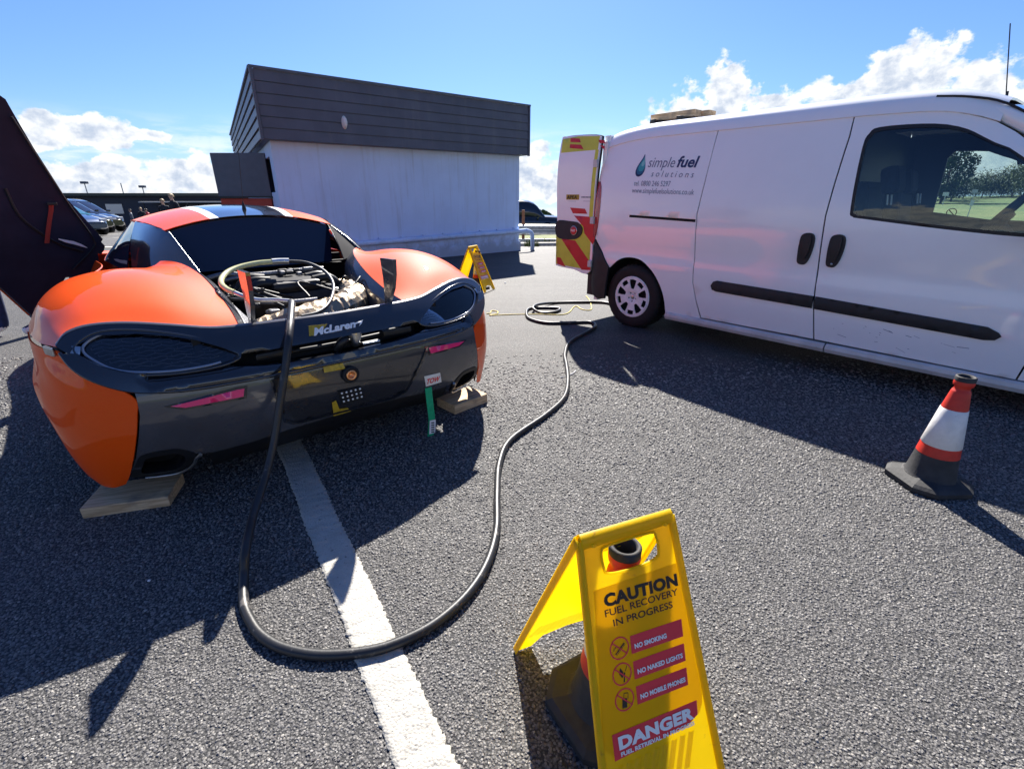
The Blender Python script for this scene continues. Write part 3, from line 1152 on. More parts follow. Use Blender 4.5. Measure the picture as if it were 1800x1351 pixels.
# ---- lamp posts beyond the building
for (px, top, Y, lab) in ((148, 321, 62, 'thin lamp post with dark head leftmost above the paddock roof'),
                         (212, 322, 64, 'thin bare mast above the middle of the paddock roof'),
                         (250, 328, 66, 'short lamp post rightmost above the paddock roof')):
    d = ray(px, top)
    x, zt = d[0] / d[1] * Y, CAMH + d[2] / d[1] * Y
    lp = empty('lamp_post', (x, Y, gz(x, Y)))
    tag(lp, lab, 'lamp post')
    H_ = zt - gz(x, Y)
    MB().tube([(0, 0, 0), (0, 0, H_)], .06, 8, 0).obj('pole', M['galv'], lp)
    if px != 212:
        MB().bbox((.0, 0, H_), (.75, .4, .28), .05).obj('lamp_head', M['shutter'], lp)


# ------------------------------------------------------------------ trees seen through the van's cab and beyond
def leaf_mat(name, c1, c2):
    m = pbr(name, c1, .65, noise=.01, nscale=.8, col2=c2)
    bs = m.node_tree.nodes['Principled BSDF']
    bs.inputs['Subsurface Weight'].default_value = 0
    return m


LM = [leaf_mat('leaf_dark', (.022, .045, .016), (.05, .085, .02)), leaf_mat('leaf_mid', (.05, .085, .02), (.10, .13, .03)),
      leaf_mat('leaf_light', (.12, .14, .04), (.17, .17, .05))]


def tree(x, y, h, w_, k, label, sparse=1.0, seed=1):
    q = random.Random(seed)
    z0 = gz(x, y)
    t = empty('tree', (x, y, z0 - .05))
    tag(t, label, 'tree', 'trees along the top of the grass bank')
    b = MB()
    b.tube([(0, 0, 0), (.1, 0, h * .3), (-.05, .1, h * .6), (0, 0, h * .85)], lambda s: .12 * h / 6 * (1 - .8 * s), 7, 3)
    for i in range(7):
        a = q.uniform(0, 6.28)
        zz = h * q.uniform(.3, .65)
        b.tube([(0, 0, zz), (math.cos(a) * w_ * .25, math.sin(a) * w_ * .25, zz + h * .12), (math.cos(a) * w_ * .42, math.sin(a) * w_ * .42, zz + h * .2)],
               lambda s: .04 * h / 6 * (1 - .8 * s), 5, 2)
    b.obj('trunk', M['bark'], t)
    b = MB()
    cl = []
    for i in range(22):
        a = q.uniform(0, 6.28)
        e = q.uniform(-.95, 1)
        rr_ = q.uniform(.1, .85)
        cl.append((math.cos(a) * rr_ * w_ * .5, math.sin(a) * rr_ * w_ * .5, h * (.46 + .36 * e * (1 - .4 * rr_)), q.uniform(.16, .28) * w_))
    V, F = [], []
    for i in range(int(3400 * sparse)):
        c = cl[q.randrange(len(cl))]
        d = Vector((q.gauss(0, 1), q.gauss(0, 1), q.gauss(0, 1)))
        d.normalize()
        r_ = c[3] * q.uniform(.55, 1.05)
        p = Vector(c[:3]) + Vector((d.x * r_, d.y * r_, d.z * r_ * .8))
        s = q.uniform(.07, .17) * (h / 6)
        u = Vector((q.gauss(0, 1), q.gauss(0, 1), q.gauss(0, 1))).normalized()
        v = u.cross(d + Vector((.01, 0, 0))).normalized()
        o_ = len(V)
        V += [tuple(p - u * s), tuple(p + v * s * .6), tuple(p + u * s), tuple(p - v * s * .6)]
        F.append((o_, o_ + 1, o_ + 2, o_ + 3))
    b.add(V, F)
    b.obj('crown', LM[k], t)


def at_bank(px, r):
    d = ray(px, 350)
    a = math.atan2(d[0], d[1])
    return r * math.sin(a), r * math.cos(a)


TL = [(1560, 100, 7, 7, 0, 1, 'broad dark tree farthest left on the bank, behind the cab bulkhead'),
      (1612, 98, 8, 7, 1, 1, 'mid green tree on the bank behind the seats'),
      (1655, 84, 7.6, 4.6, 0, 1.2, 'tall dark tree at the left edge of the cab window'),
      (1672, 90, 4.6, 4.2, 0, 1.1, 'lower dark tree beside the tall one in the cab window'),
      (1692, 100, 3.6, 5, 1, 1, 'rounded green tree left of the bare one in the cab window'),
      (1712, 104, 3.4, 5, 0, 1, 'low dark tree left of the sparse tree in the cab window'),
      (1724, 101, 4.3, 4.6, 2, .35, 'sparse pale tree in the middle of the cab window'),
      (1738, 104, 3.7, 5.2, 0, 1, 'dark green tree just right of the sparse one'),
      (1757, 104, 3.6, 6, 1, 1, 'wide green tree right of centre in the cab window'),
      (1776, 101, 4.6, 6, 0, 1, 'dark tree above the steering wheel'),
      (1796, 98, 5.6, 7, 2, 1, 'light green tree at the right edge of the cab window'),
      (1830, 97, 6.2, 7, 2, 1, 'light green tree beyond the windscreen pillar'),
      (1870, 99, 6, 7, 1, 1, 'green tree beyond the van bonnet'),
      (1915, 99, 6.6, 7, 0, 1, 'dark tree farthest right on the bank')]
for i, (px, r_, h, w_, k, sps, lab) in enumerate(TL):
    x, y = at_bank(px, r_)
    tree(x, y, h, w_, k, lab, sps, 30 + i)
# small white marker boards on the bank
for (px, r_, lab) in ((1660, 78, 'small white marker board on the bank by the tall dark tree'), (1709, 88, 'small white marker board on the bank below the sparse tree'),
                     (1711, 52, 'small pale marker post lower down the grass bank')):
    x, y = at_bank(px, r_)
    mk = empty('marker_board', (x, y, gz(x, y)), -R(45))
    tag(mk, lab, 'marker')
    MB().box((0, 0, .6), (.07, .07, 1.2)).obj('post', M['white_plastic'], mk)
    MB().bbox((0, -.06, 1.2), (.55 if r_ > 60 else .2, .04, .4), .01).obj('board', M['white_plastic'], mk)
# far hedge line behind the barrier
b = MB()
for k in range(9000):
    x = rr.uniform(-30, 60)
    y = 210 + rr.uniform(-4, 4)
    hh = 3.2 + 1.2 * math.sin(x * .21) + .8 * math.sin(x * .53 + 1)
    z = gz(x, y) + rr.uniform(0, 1) * hh
    s = rr.uniform(.3, .7)
    a = rr.uniform(0, 3.14)
    b.add([(x - s * math.cos(a), y - s * math.sin(a), z - s * .4), (x + s * math.cos(a), y + s * math.sin(a), z - s * .3), (x + s * .3, y, z + s * .6)], [(0, 1, 2)])
b.obj('distant_hedge', LM[0])['kind'] = 'stuff'
# ------------------------------------------------------------------ the white panel van
VO = np.array([1.269, 4.831])
VR = R(-49.5)
vd = np.array([math.cos(VR), math.sin(VR)])
ve = np.array([-vd[1], vd[0]])
VC = np.array([-(VO @ vd), -(VO @ ve), CAMH])
van = empty('panel_van', (VO[0], VO[1], 0), VR)
tag(van, 'white panel van with rear door open and chevron markings', 'van')
VW = 1.83


def vS(u, z):
    w = 0.0
    if z > 1.05:
        w += .10 * ((z - 1.05) / .7) ** 1.7
    if z < .55:
        w += .03 * min(1.6, ((.55 - z) / .35)) ** 2
    if u > 2.7:
        w += .16 * (u - 2.7) ** 2
    if u < -.45:
        w += .7 * (-.45 - u) ** 2
    # pressed feature: slight crease above the rub strip
    w += -.008 * math.exp(-((z - .66) / .05) ** 2) + .010 * math.exp(-((z - .78) / .09) ** 2)
    return w


def vdrop(u):
    d = 0.0
    if u < 0:
        d += .17 * u * u
    if u > 1.5:
        d += .05 * (u - 1.5) ** 2
    if u > 1.95:
        d += .5 * (u - 1.95) ** 2
    return d


def vnear(u, z, off):
    k = min(1, max(0, (z - 1.55) / .25))
    return (u, vS(u, z) - off, z - vdrop(u) * k)


def vfar(u, z, off):
    p = vnear(u, z, off)
    return (p[0], VW - p[1], p[2])


def von(px, py, w=0.0):
    r = ray(px, py)
    l = np.array([r[0] * vd[0] + r[1] * vd[1], r[0] * ve[0] + r[1] * ve[1], r[2]])
    t = (w - VC[1]) / l[1]
    P = VC + l * t
    return (float(P[0]), float(P[2]))


ZT = 1.80
arch = [(.345, .22), (.32, .36), (.26, .49), (.15, .62), (.02, .70), (-.13, .715), (-.25, .68), (-.36, .59)]
quarter = [(-.615, ZT), (-.3, ZT), (.572, ZT), (.57, 1.6), (.562, 1.40), (.546, 1.15), (.572, .84), (.598, .56), (.65, .40), (.712, .235)] + [tuple(p) for p in cr(arch, 4)] + [(-.47, .73), (-.585, .865), (-.60, .98), (-.60, 1.37), (-.61, 1.69)]
slide = [(.580, ZT), (1.555, ZT), (1.562, 1.68), (1.555, 1.35), (1.553, 1.16), (1.582, .80), (1.61, .54), (1.665, .252), (.722, .246), (.655, .41), (.606, .56), (.580, .84), (.554, 1.15), (.570, 1.40)]
win = [(1.70, 1.22), (1.665, 1.60), (1.68, 1.69), (1.73, 1.725), (1.95, 1.73), (2.14, 1.715), (2.27, 1.66), (2.48, 1.50), (2.72, 1.30), (2.86, 1.16), (2.85, 1.085), (2.6, 1.075), (2.24, 1.10), (1.81, 1.145), (1.725, 1.16)]
winr = cr(win, 3, True)
fdoor = [(1.563, ZT), (2.10, ZT), (2.30, ZT - .005), (2.40, 1.76), (2.50, 1.66), (2.66, 1.49), (2.86, 1.27), (2.96, 1.12), (2.93, .9), (2.84, .60), (2.80, .245), (1.675, .252), (1.62, .54), (1.592, .80), (1.563, 1.16), (1.565, 1.35), (1.572, 1.68)]
far_win = [(1.84, 1.14), (1.84, 1.62), (1.88, 1.675), (2.10, 1.67), (2.26, 1.60), (2.48, 1.44), (2.72, 1.25), (2.84, 1.12), (2.6, 1.08), (2.24, 1.085)]
wing = [(2.97, 1.12), (3.2, 1.06), (3.6, .98), (3.85, .88), (3.95, .62), (3.95, .30), (3.62, .30), (3.58, .50), (3.44, .66), (3.22, .72), (3.02, .66), (2.90, .50), (2.86, .245), (2.81, .245), (2.85, .60), (2.94, .9)]
for side, fm_ in (('n', vnear), ('f', vfar)):
    MB().sheet(quarter, fm_, .05, .012).obj('rear_quarter_panel', M['white_paint'], van)
    MB().sheet(wing, fm_, .07, .012).obj('front_wing', M['white_paint'], van)
    sd = MB().sheet(slide, fm_, .07, .012).obj('sliding_door', M['white_paint'], van)
    hole = winr if side == 'n' else far_win
    fd = MB().sheet(fdoor, fm_, .06, .02, holes=[hole]).obj('front_door', M['white_paint'], van)
    b = MB()
    b.sheet([(p[0], p[1]) for p in hole], lambda u, z, o, f=fm_: f(u, z, o - .006), .08, .004)
    b.obj('window_glass', M['glass'] if side == 'f' else M['glass_tint'], fd)
    # black seal round the glass
    b = MB()
    hc = np.mean(np.array(hole), 0)
    inner = [tuple(hc + (np.array(p) - hc) * np.array([.965, .93])) for p in hole]
    b.sheet([tuple(p) for p in hole], lambda u, z, o, f=fm_: f(u, z, o - .002), .05, .02, holes=[inner])
    b.obj('window_seal', M['satin_black'], fd)
    if side == 'n':
        near_door, near_slide = fd, sd
        # handles, black, set in their cups
        for (ou, par, tw) in ((1.478, sd, 0), (1.678, fd, 1)):
            b = MB()
            P = cr([(-.045, .10), (0, .118), (.042, .10), (.052, .03), (.040, -.06), (.018, -.108), (-.012, -.115), (-.042, -.10), (-.05, -.03), (-.052, .04)], 3, True)
            b.sheet([(ou + p[0], .92 + p[1]) for p in P], lambda u, z, o: vnear(u, z, o + .010), .02, .014)
            hd = b.obj('door_handle', M['plastic'], par)
            b = MB()
            P = cr([(-.03, .085), (0, .095), (.028, .085), (.03, 0), (.012, -.07), (-.012, -.07), (-.03, 0)], 3, True)
            b.sheet([(ou + p[0], .925 + p[1]) for p in P], lambda u, z, o: vnear(u, z, o + .026 - .10 * abs(z - .925) ** 1.5), .015, .016)
            b.obj('grip', M['satin_black'], hd)
            if tw:
                MB().lathe([(.008, 0), (.008, -.003), (0, -.003)], 12, (1.68, -.031, .832), 'Y').obj('lock_barrel', M['silver'], hd)
        # rub strips
        b = MB()
        P = [(.785, .555), (.80, .59), (.83, .602), (1.607, .583), (1.612, .49), (.84, .508), (.80, .52)]
        b.sheet(P, lambda u, z, o: vnear(u, z, o + .020 - 3.2 * (z - .55) ** 2), .03, .03)
        b.obj('rub_strip', M['plastic'], sd)
        b = MB()
        P = [(1.622, .583), (2.60, .540), (2.655, .515), (2.672, .495), (2.65, .468), (2.60, .458), (1.627, .489)]
        b.sheet(P, lambda u, z, o: vnear(u, z, o + .020 - 3.2 * (z - .54 + .03 * (u - 1.6)) ** 2), .03, .03)
        b.obj('rub_strip', M['plastic'], fd)
        # sliding door rail cover and its slot
        b = MB()
        b.sheet([(-.19, 1.165), (.545, 1.165), (.545, 1.105), (-.19, 1.122)], lambda u, z, o: vnear(u, z, o + .004), .05, .006)
        b.obj('rail_cover', M['white_paint'], van)
        b = MB()
        b.sheet([(-.165, 1.119), (.545, 1.101), (.545, 1.078), (-.165, 1.097)], lambda u, z, o: vnear(u, z, o + .0025), .05, .006)
        b.obj('rail_slot', M['matt_black'], van)
        # scratches along the bottom of the door
        b = MB()
        for k in range(20):
            u = rnd.uniform(1.75, 2.6)
            z = rnd.uniform(.30, .44) - .02 * (u - 1.8)
            l = rnd.choice([.006, .01, .02, .035, .06])
            s_ = rnd.uniform(-.45, .1)
            hw = rnd.uniform(.0006, .0018)
            b.add([vnear(u, z - hw, .0009), vnear(u + l, z + l * s_ - hw, .0009), vnear(u + l, z + l * s_ + hw, .0009), vnear(u, z + hw, .0009)], [(0, 1, 2, 3)])
        b.obj('scratches', M['ink_grey'], fd)
    # sill
    b = MB()
    for (u0, u1) in ((.36, 1.755), (1.765, 2.86)):
        pr = [(-.004, .238), (-.022, .225), (-.026, .20), (-.012, .172), (.03, .16), (.07, .16), (.07, .236)]
        rings = []
        for u in np.linspace(u0, u1, 8):
            r_ = [(u, q[0] + vS(u, .3), q[1]) for q in pr]
            if side == 'f':
                r_ = [(q[0], VW - q[1], q[2]) for q in r_][::-1]
            rings.append(r_)
        b.loft(rings, smooth=False)
    b.obj('sill', M['white_dirty'], van)

# dark backing just behind the seams, with the door apertures of the cab left open
def vin(f, d):
    return lambda u, z, o: f(u, z, o - d)


for f in (vnear, vfar):
    b = MB()
    b.sheet([(-.58, 1.76), (1.66, 1.78), (1.66, .25), (.40, .25), (.36, .5), (.2, .68), (-.1, .76), (-.4, .7), (-.55, .9)], vin(f, .02), .15, .01)
    b.obj('inner_body', M['matt_black'], van)
    b = MB()
    b.sheet([(1.66, 1.07), (2.88, 1.07), (2.80, .25), (1.66, .25)], vin(f, .03), .12, .03)
    b.obj('door_lining', M['satin_black'], van)
    b = MB()
    hh_ = winr if f is vnear else far_win
    cc_ = np.mean(np.array(hh_), 0)
    b.sheet([(1.60, 1.10), (1.60, 1.79), (2.10, 1.79), (2.28, 1.76), (2.44, 1.66), (2.62, 1.50), (2.84, 1.28), (2.93, 1.10), (2.90, .95), (1.60, .95)], vin(f, .026), .08, .015,
            holes=[[tuple(cc_ + (np.array(p) - cc_) * .97) for p in hh_]])
    b.obj('window_surround', M['matt_black'], van)
# roof
us = np.linspace(-.63, 2.32, 34)
rows = []
for u in us:
    row = []
    e = vnear(u, ZT, 0)
    for (dy, dz) in ((0, 0), (.010, .038), (.03, .075), (.06, .103), (.12, .125), (.3, .14), (.6, .152), (.805, .155)):
        row.append((u, e[1] + dy, e[2] + dz))
    row2 = [(p[0], VW - p[1], p[2]) for p in row[::-1]]
    rows.append(row + row2[0:])
b = MB()
b.grid(rows, .012, flip=True)
b.obj('roof', M['white_paint'], van)
b = MB()
b.grid([[(p[0], p[1], p[2] - .05) for p in r_[2:-2]] for r_ in rows], 0)
b.obj('headlining', M['satin_black'], van)
# roof seam strips
for uu in (.576, 1.56):
    e = [(uu, p[1], p[2] + .0015) for p in rows[int((uu + .63) / (2.95) * 33)]]
    b = MB()
    b.grid([[(uu - .003, p[1], p[2]) for p in e[:5]], [(uu + .003, p[1], p[2]) for p in e[:5]]], 0, flip=True)
    b.obj('roof_seam', M['ink_grey'], van)
# screen pillars, windscreen, bonnet, nose
for s in (0, 1):
    b = MB()
    pts = [(2.25, .165, 1.77), (2.34, .155, 1.735), (2.58, .125, 1.58), (2.85, .09, 1.37), (3.05, .075, 1.18)]
    if s:
        pts = [(p[0], VW - p[1], p[2]) for p in pts]
    b.tube(pts, .045, 10, 4)
    b.obj('windscreen_pillar', M['white_paint'], van)
b = MB()
b.tube([(1.98, .135, 1.875), (2.15, .135, 1.85), (2.32, .13, 1.795), (2.56, .115, 1.64), (2.85, .075, 1.415), (3.04, .055, 1.23)], .007, 6, 4)
b.obj('roof_gutter_seal', M['satin_black'], van)
b = MB()
b.grid([[(2.30 + .03 * math.sin(j / 8 * math.pi), .19 + 1.45 * j / 8, 1.785 + .06 * math.sin(j / 8 * math.pi)) for j in range(9)],
        [(3.12 + .16 * math.sin(j / 8 * math.pi), .10 + 1.63 * j / 8, 1.16) for j in range(9)]], .005, flip=True)
b.obj('windscreen', M['glass_tint'], van)
b = MB()
rows_ = []
for (u, z, hw) in ((3.08, 1.15, .80), (3.35, 1.10, .80), (3.65, 1.02, .76), (3.85, .90, .70), (3.98, .72, .66), (4.02, .5, .64), (4.0, .28, .62)):
    rows_.append([(u + .05 * (1 - (j / 4 - 1) ** 2), .915 + hw * (j / 4 - 1), z + .03 * (1 - (j / 4 - 1) ** 2)) for j in range(9)])
b.grid(rows_, .02, flip=True)
b.obj('bonnet', M['white_paint'], van)
# underbody
b = MB()
b.box((1.6, .915, .30), (4.3, 1.5, .12))
b.box((3.35, .915, .62), (1.0, 1.2, .6))
b.obj('underbody', M['matt_black'], van)
# rear bumper, wraps the corner
b = MB()
P = [(-.605, .865), (-.48, .73), (-.365, .592), (-.39, .42), (-.41, .25), (-.50, .235), (-.60, .27), (-.66, .40), (-.66, .62), (-.64, .78)]
b.sheet(P, lambda u, z, o: (u, vS(u, z) - o - .018 + max(0, -.56 - u) ** 2 * 6, z), .04, .03)
b.box((-.66, .915, .46), (.10, 1.70, .42))
b.obj('rear_bumper', M['plastic'], van)
# rear frame corner posts and lamps
for s in (0, 1):
    b = MB()
    rows_ = []
    for z in np.linspace(.80, 1.80, 14):
        e = vnear(-.60, z, 0)
        row = [(-.60, e[1] + .001, e[2]), (-.632, e[1] + .012, e[2]), (-.652, e[1] + .04, e[2]), (-.655, e[1] + .10, e[2])]
        if s:
            row = [(p[0], VW - p[1], p[2]) for p in row]
        rows_.append(row)
    b.grid(rows_, .01, flip=bool(s))
    b.obj('corner_post', M['white_paint'], van)
    b = MB()
    rows_ = []
    for i, z in enumerate(np.linspace(.885, 1.43, 12)):
        e = vnear(-.58, z, .006)
        t = math.sin(i / 11 * math.pi) ** .5
        row = [(-.602 + .05 * t, e[1] - .002, e[2]), (-.612, e[1] + .003, e[2]), (-.648, e[1] + .018, e[2]), (-.668, e[1] + .05, e[2]), (-.672, e[1] + .11, e[2])]
        if s:
            row = [(p[0], VW - p[1], p[2]) for p in row]
        rows_.append(row)
    b.grid(rows_, .01, flip=bool(s))
    b.obj('tail_lamp', M['red_lamp'], van)
b = MB()
b.box((-.61, .915, 1.80), (.08, 1.56, .12))
b.box((-.60, .16, 1.0), (.05, .14, 1.6))
b.box((-.60, 1.67, 1.0), (.05, .14, 1.6))
b.obj('rear_header', M['white_paint'], van)
b = MB()
b.box((1.62, .915, 1.0), (.03, 1.55, 1.5))
b.obj('bulkhead', M['satin_black'], van)
b = MB()
b.box((.5, .915, .37), (2.2, 1.6, .03))
b.obj('load_floor', M['satin_black'], van)


# rear door, swung open in line with the side, outer skin towards us
def dmap(u, z, o):
    return (u, .012 - o + .02 * ((u + .9) / .3) ** 2 * .4 + (.05 * ((z - 1.3) / .55) ** 2 if z > 1.3 else 0), z)


dout = cr([(-.645, .515), (-.640, 1.0), (-.640, 1.5), (-.642, 1.80), (-.68, 1.862), (-.95, 1.885), (-1.15, 1.885), (-1.195, 1.86), (-1.205, 1.55), (-1.185, 1.15), (-1.175, .98), (-1.18, .62), (-1.175, .545), (-1.15, .525), (-.9, .515)], 4, True)
rd = MB().sheet(dout, dmap, .05, .045).obj('rear_door', M['white_paint'], van)
P = dout.copy()
c_ = P.mean(0)
P2 = [tuple(c_ + (p - c_) * np.array([1.03, 1.008])) for p in P]
MB().sheet(P2, lambda u, z, o: dmap(u, z, o - .02), .08, .018).obj('door_seal', M['rubber'], rd)


def decal(name, pts, mat, off=.002, px=True, sp=.05):
    Q = [von(*p) for p in pts] if px else pts
    return MB().sheet(Q, lambda u, z, o: dmap(u, z, o + off), sp, .0008).obj(name, mat, rd)


decal('lime_panel', [(-1.19, .98), (-.66, 1.02), (-.655, .53), (-1.17, .545)], M['lime'], .0015, False)
decal('lime_panel', [(-1.18, 1.73), (-.66, 1.73), (-.66, 1.855), (-.95, 1.875), (-1.18, 1.865)], M['lime'], .0015, False)
decal('lime_panel', [(-.70, 1.02), (-.648, 1.02), (-.648, 1.73), (-.69, 1.73)], M['lime'], .0015, False)
decal('white_panel', [(978, 383), (982, 362), (1004, 367), (1006, 383), (998, 384)], M['white_paint'], .0022)
for pts in ([(996, 242), (1012, 243), (1015, 250), (996, 249)], [(996, 253), (1016, 254), (1021, 262), (996, 260)], [(1045, 245), (1056, 246), (1057, 251), (1048, 251)], [(1049, 255), (1057, 256), (1057, 264), (1054, 260)],
            [(1001, 365), (1027, 367), (1031, 376), (1006, 375)], [(1008, 379), (1034, 381), (1045, 397), (1044, 422), (1040, 430), (1026, 410), (1024, 398)],
            [(985, 419), (1010, 423), (1037, 463), (1036, 475), (1021, 474)], [(977, 452), (984, 453), (993, 469), (978, 464)]):
    decal('red_stripe', pts, M['red'], .0030)
P = cr([von(*p) for p in ((978, 389), (1003, 389), (1016, 392), (1023, 403), (1018, 416), (1004, 421), (978, 416))], 4, True)
hp = MB().sheet(P, lambda u, z, o: dmap(u, z, o + .012), .03, .012).obj('handle_panel', M['plastic'], rd)
bu, bz = von(1009, 405)
for (r0, mm, off) in ((.050, 'silver', .016), (.043, 'red', .020)):
    MB().lathe([(r0, 0), (r0, -.004), (r0 * .9, -.006), (0, -.006)], 24, (bu, .012 - off, bz), 'Y').obj('badge', M[mm], hp)
lettering('badge_lettering', 'FIAT', .032, M['label_white'], hp, lambda x, y: (bu + x, .012 - .0275, bz + y - .012), width=.066, align='CENTER', bold=.0006)
b = MB()
for z in (.60, 1.05, 1.60):
    b.bbox((-.635, .0, z), (.05, .03, .07), .006)
b.obj('hinge', M['white_dirty'], rd)
# small sticker and print
u0, z0 = von(994, 351)
u1, z1 = von(1017, 342)
decal('sticker', [(u0, z0), (u1, z0), (u1, z1), (u0, z1)], M['tape'], .002, False)
lettering('sticker_lettering', 'APEA', .05, M['ink'], rd, lambda x, y: dmap(u0 + .012 + x, z0 + .008 + y, .0042), width=(u1 - u0) * .8, bold=.001)
u2, z2 = von(1021, 350)
lettering('small_print', 'MEMBER', .03, M['ink_grey'], rd, lambda x, y: dmap(u2 + x, z2 + y, .0022), width=.13) if False else None
b = MB()
for (a0, a1, zz, hh) in ((1021, 1038, 348, .016), (1024, 1036, 354, .004), (997, 1012, 354, .003)):
    p, q = von(a0, zz), von(a1, zz)
    n_ = 7
    for i in range(n_):
        ua = p[0] + (q[0] - p[0]) * i / n_
        ub = p[0] + (q[0] - p[0]) * (i + .7) / n_
        b.add([dmap(ua, p[1], .0022), dmap(ub, p[1], .0022), dmap(ub, p[1] + hh, .0022), dmap(ua, p[1] + hh, .0022)], [(0, 1, 2, 3)])
b.obj('small_print', M['ink_grey'], rd)


# side lettering
def vl(px, py):
    u, z = von(px, py, .05)
    return u, z


def place(u0, z0, slope=0.0):
    return lambda x, y: vnear(u0 + x, z0 + y + slope * x, .0022)


sl = -.045
u, z = -.03, 1.535
lettering('lettering', 'simple', .125, M['ink_grey'], van, place(-.045, 1.545, sl), width=.285, shear=.22)
lettering('lettering', 'fuel', .125, M['ink_navy'], van, place(.262, 1.535, sl), width=.21, shear=.22, bold=.0035)
lettering('lettering', 's o l u t i o n s', .075, M['ink_grey'], van, place(0.01, 1.462, sl), width=.44, shear=.22)
lettering('lettering', 'tel. 0800 246 5297', .066, M['ink_grey'], van, place(-.165, 1.385, -.03), width=.40)
lettering('lettering', 'www.simplefuelsolutions.co.uk', .066, M['ink_grey'], van, place(-.175, 1.322, -.03), width=.66)
# drop logo: dark blue rim to teal middle, drawn as nested shapes of print
dr = [(0, .105), (.012, .07), (.034, .03), (.050, -.01), (.052, -.045), (.034, -.078), (0, -.09), (-.034, -.078), (-.052, -.045), (-.050, -.01), (-.034, .03), (-.012, .07)]
drp = cr(dr, 4, True)
dm = [pbr('drop_navy', (.012, .02, .09), .35), pbr('drop_blue', (.02, .12, .22), .35), pbr('drop_teal', (.05, .33, .36), .35), pbr('drop_pale', (.25, .55, .52), .35)]
for i, (k, dx_, dz_) in enumerate(((1, 0, 0), (.86, .004, .006), (.66, .008, .014), (.34, .014, .03))):
    MB().sheet([(-.118 + p[0] * k * .95 + dx_ + .14 * (p[1] * k + dz_), 1.555 + (p[1] * k + dz_) * 1.0) for p in drp], lambda u, z, o, i=i: vnear(u, z, o + .0022 + .0006 * i), .03, .0005).obj('drop_logo', dm[i], van)


# wheels
def van_wheel(x, y, s):
    w_ = MB().lathe([(.20, .0), (.235, -.012), (.29, -.014), (.318, 0), (.327, .03), (.327, .17), (.318, .2), (.29, .21), (.2, .2)], 40, (0, 0, 0), 'Y')
    for k in range(40):
        a = 2 * math.pi * k / 40
        w_.box((.327 * math.cos(a), .10, .327 * math.sin(a)), (.008, .17, .018), rot=Matrix.Rotation(-a, 3, 'Y'))
    w = w_.obj('wheel', M['rubber'], van, (x, y, .315), (0, 0, 0 if s < 0 else math.pi))
    MB().lathe([(.21, .04), (0, .045)], 30, (0, 0, 0), 'Y').obj('brake_drum', M['matt_black'], w)
    MB().lathe([(.204, .018), (.212, .0), (.211, -.010), (.203, -.012), (.196, -.006), (.196, .02)], 40, (0, 0, 0), 'Y').obj('rim', M['wheel_silver'], w)
    holes = []
    for k in range(5):
        a0 = R(90 + 72 * k)
        for (da, r0, r1, wa) in ((0, .088, .178, 15), (36, .145, .182, 13)):
            a = a0 + R(da)
            P = []
            wi = wa * (.75 if da == 0 else 1.15)
            for (aa, r_) in ((-wi, r0), (-wa * .95, (r0 + r1) / 2), (-wa * .9, r1), (0, r1 + .004), (wa * .9, r1), (wa * .95, (r0 + r1) / 2), (wi, r0), (0, r0 - .006)):
                P.append((r_ * math.cos(a + R(aa)), r_ * math.sin(a + R(aa))))
            holes.append(P)
        a = a0 + R(36)
        holes.append([(.046 * math.cos(a) + .009 * math.cos(q), .046 * math.sin(a) + .009 * math.sin(q)) for q in np.linspace(0, 2 * math.pi, 9)[:-1]])
    circ = [(.1965 * math.cos(q), .1965 * math.sin(q)) for q in np.linspace(0, 2 * math.pi, 49)[:-1]]
    MB().sheet(circ, lambda a, b_, o: (a, -.012 - o + .03 * (math.hypot(a, b_) < .07) * (1 - math.hypot(a, b_) / .07) + .05 * max(0, .14 - math.hypot(a, b_)), b_), .02, .008, holes=holes).obj('wheel_trim', M['wheel_silver'], w)
    MB().lathe([(.024, .0), (.024, -.006), (.02, -.009), (0, -.009)], 20, (0, .013, 0), 'Y').obj('centre_cap', M['silver'], w)
    return w


for (x, y, s) in ((-.075, .045, -1), (3.22, .045, -1), (-.075, VW - .045, 1), (3.22, VW - .045, 1)):
    van_wheel(x, y, s)
for s in (0, 1):
    b = MB()
    pr = []
    rings = []
    for k in range(15):
        a = math.pi * k / 14
        rings.append([(-.06 + .42 * math.cos(a), yy if not s else VW - yy, .32 + .41 * math.sin(a)) for yy in (.022, .32)])
    b.grid(rings, .004)
    b.box((-.06, .33 if not s else VW - .33, .45), (.86, .02, .6))
    b.obj('wheel_arch_liner', M['matt_black'], van)
# cab interior
for y in (.46, 1.36):
    seat = MB().bbox((1.95, y, .80), (.50, .50, .16), .05).obj('seat', M['cloth_dark'], van)
    b = MB()
    b.bbox((0, 0, .30), (.14, .46, .64), .05)
    b.obj('backrest', M['cloth_dark'], seat, (1.74, y, .78), (0, R(-10), 0))
    b = MB()
    b.bbox((0, 0, 0), (.11, .25, .19), .04)
    b.obj('headrest', M['cloth_dark'], seat, (1.80 if y < 1 else 1.70, y, 1.40), (0, R(-14), 0))
    b = MB()
    for dy in (-.05, .05):
        b.tube([(0, dy, -.09), (.0, dy, -.17)], .008, 6, 0)
    b.obj('headrest_post', M['silver'], seat, (1.785, y, 1.40), (0, R(-10), 0))
st = MB().tube([(.185 * math.cos(a), .185 * math.sin(a), 0) for a in np.linspace(0, 2 * math.pi, 25)[:-1]], .017, 8, 0, closed=True)
st.bbox((0, 0, -.02), (.13, .16, .05), .02)
st.bbox((0, .1, -.01), (.03, .16, .02), .005)
st.bbox((0, -.1, -.01), (.03, .16, .02), .005)
st.obj('steering_wheel', M['satin_black'], van, (2.43, .47, 1.155), (0, R(-58), 0))
b = MB()
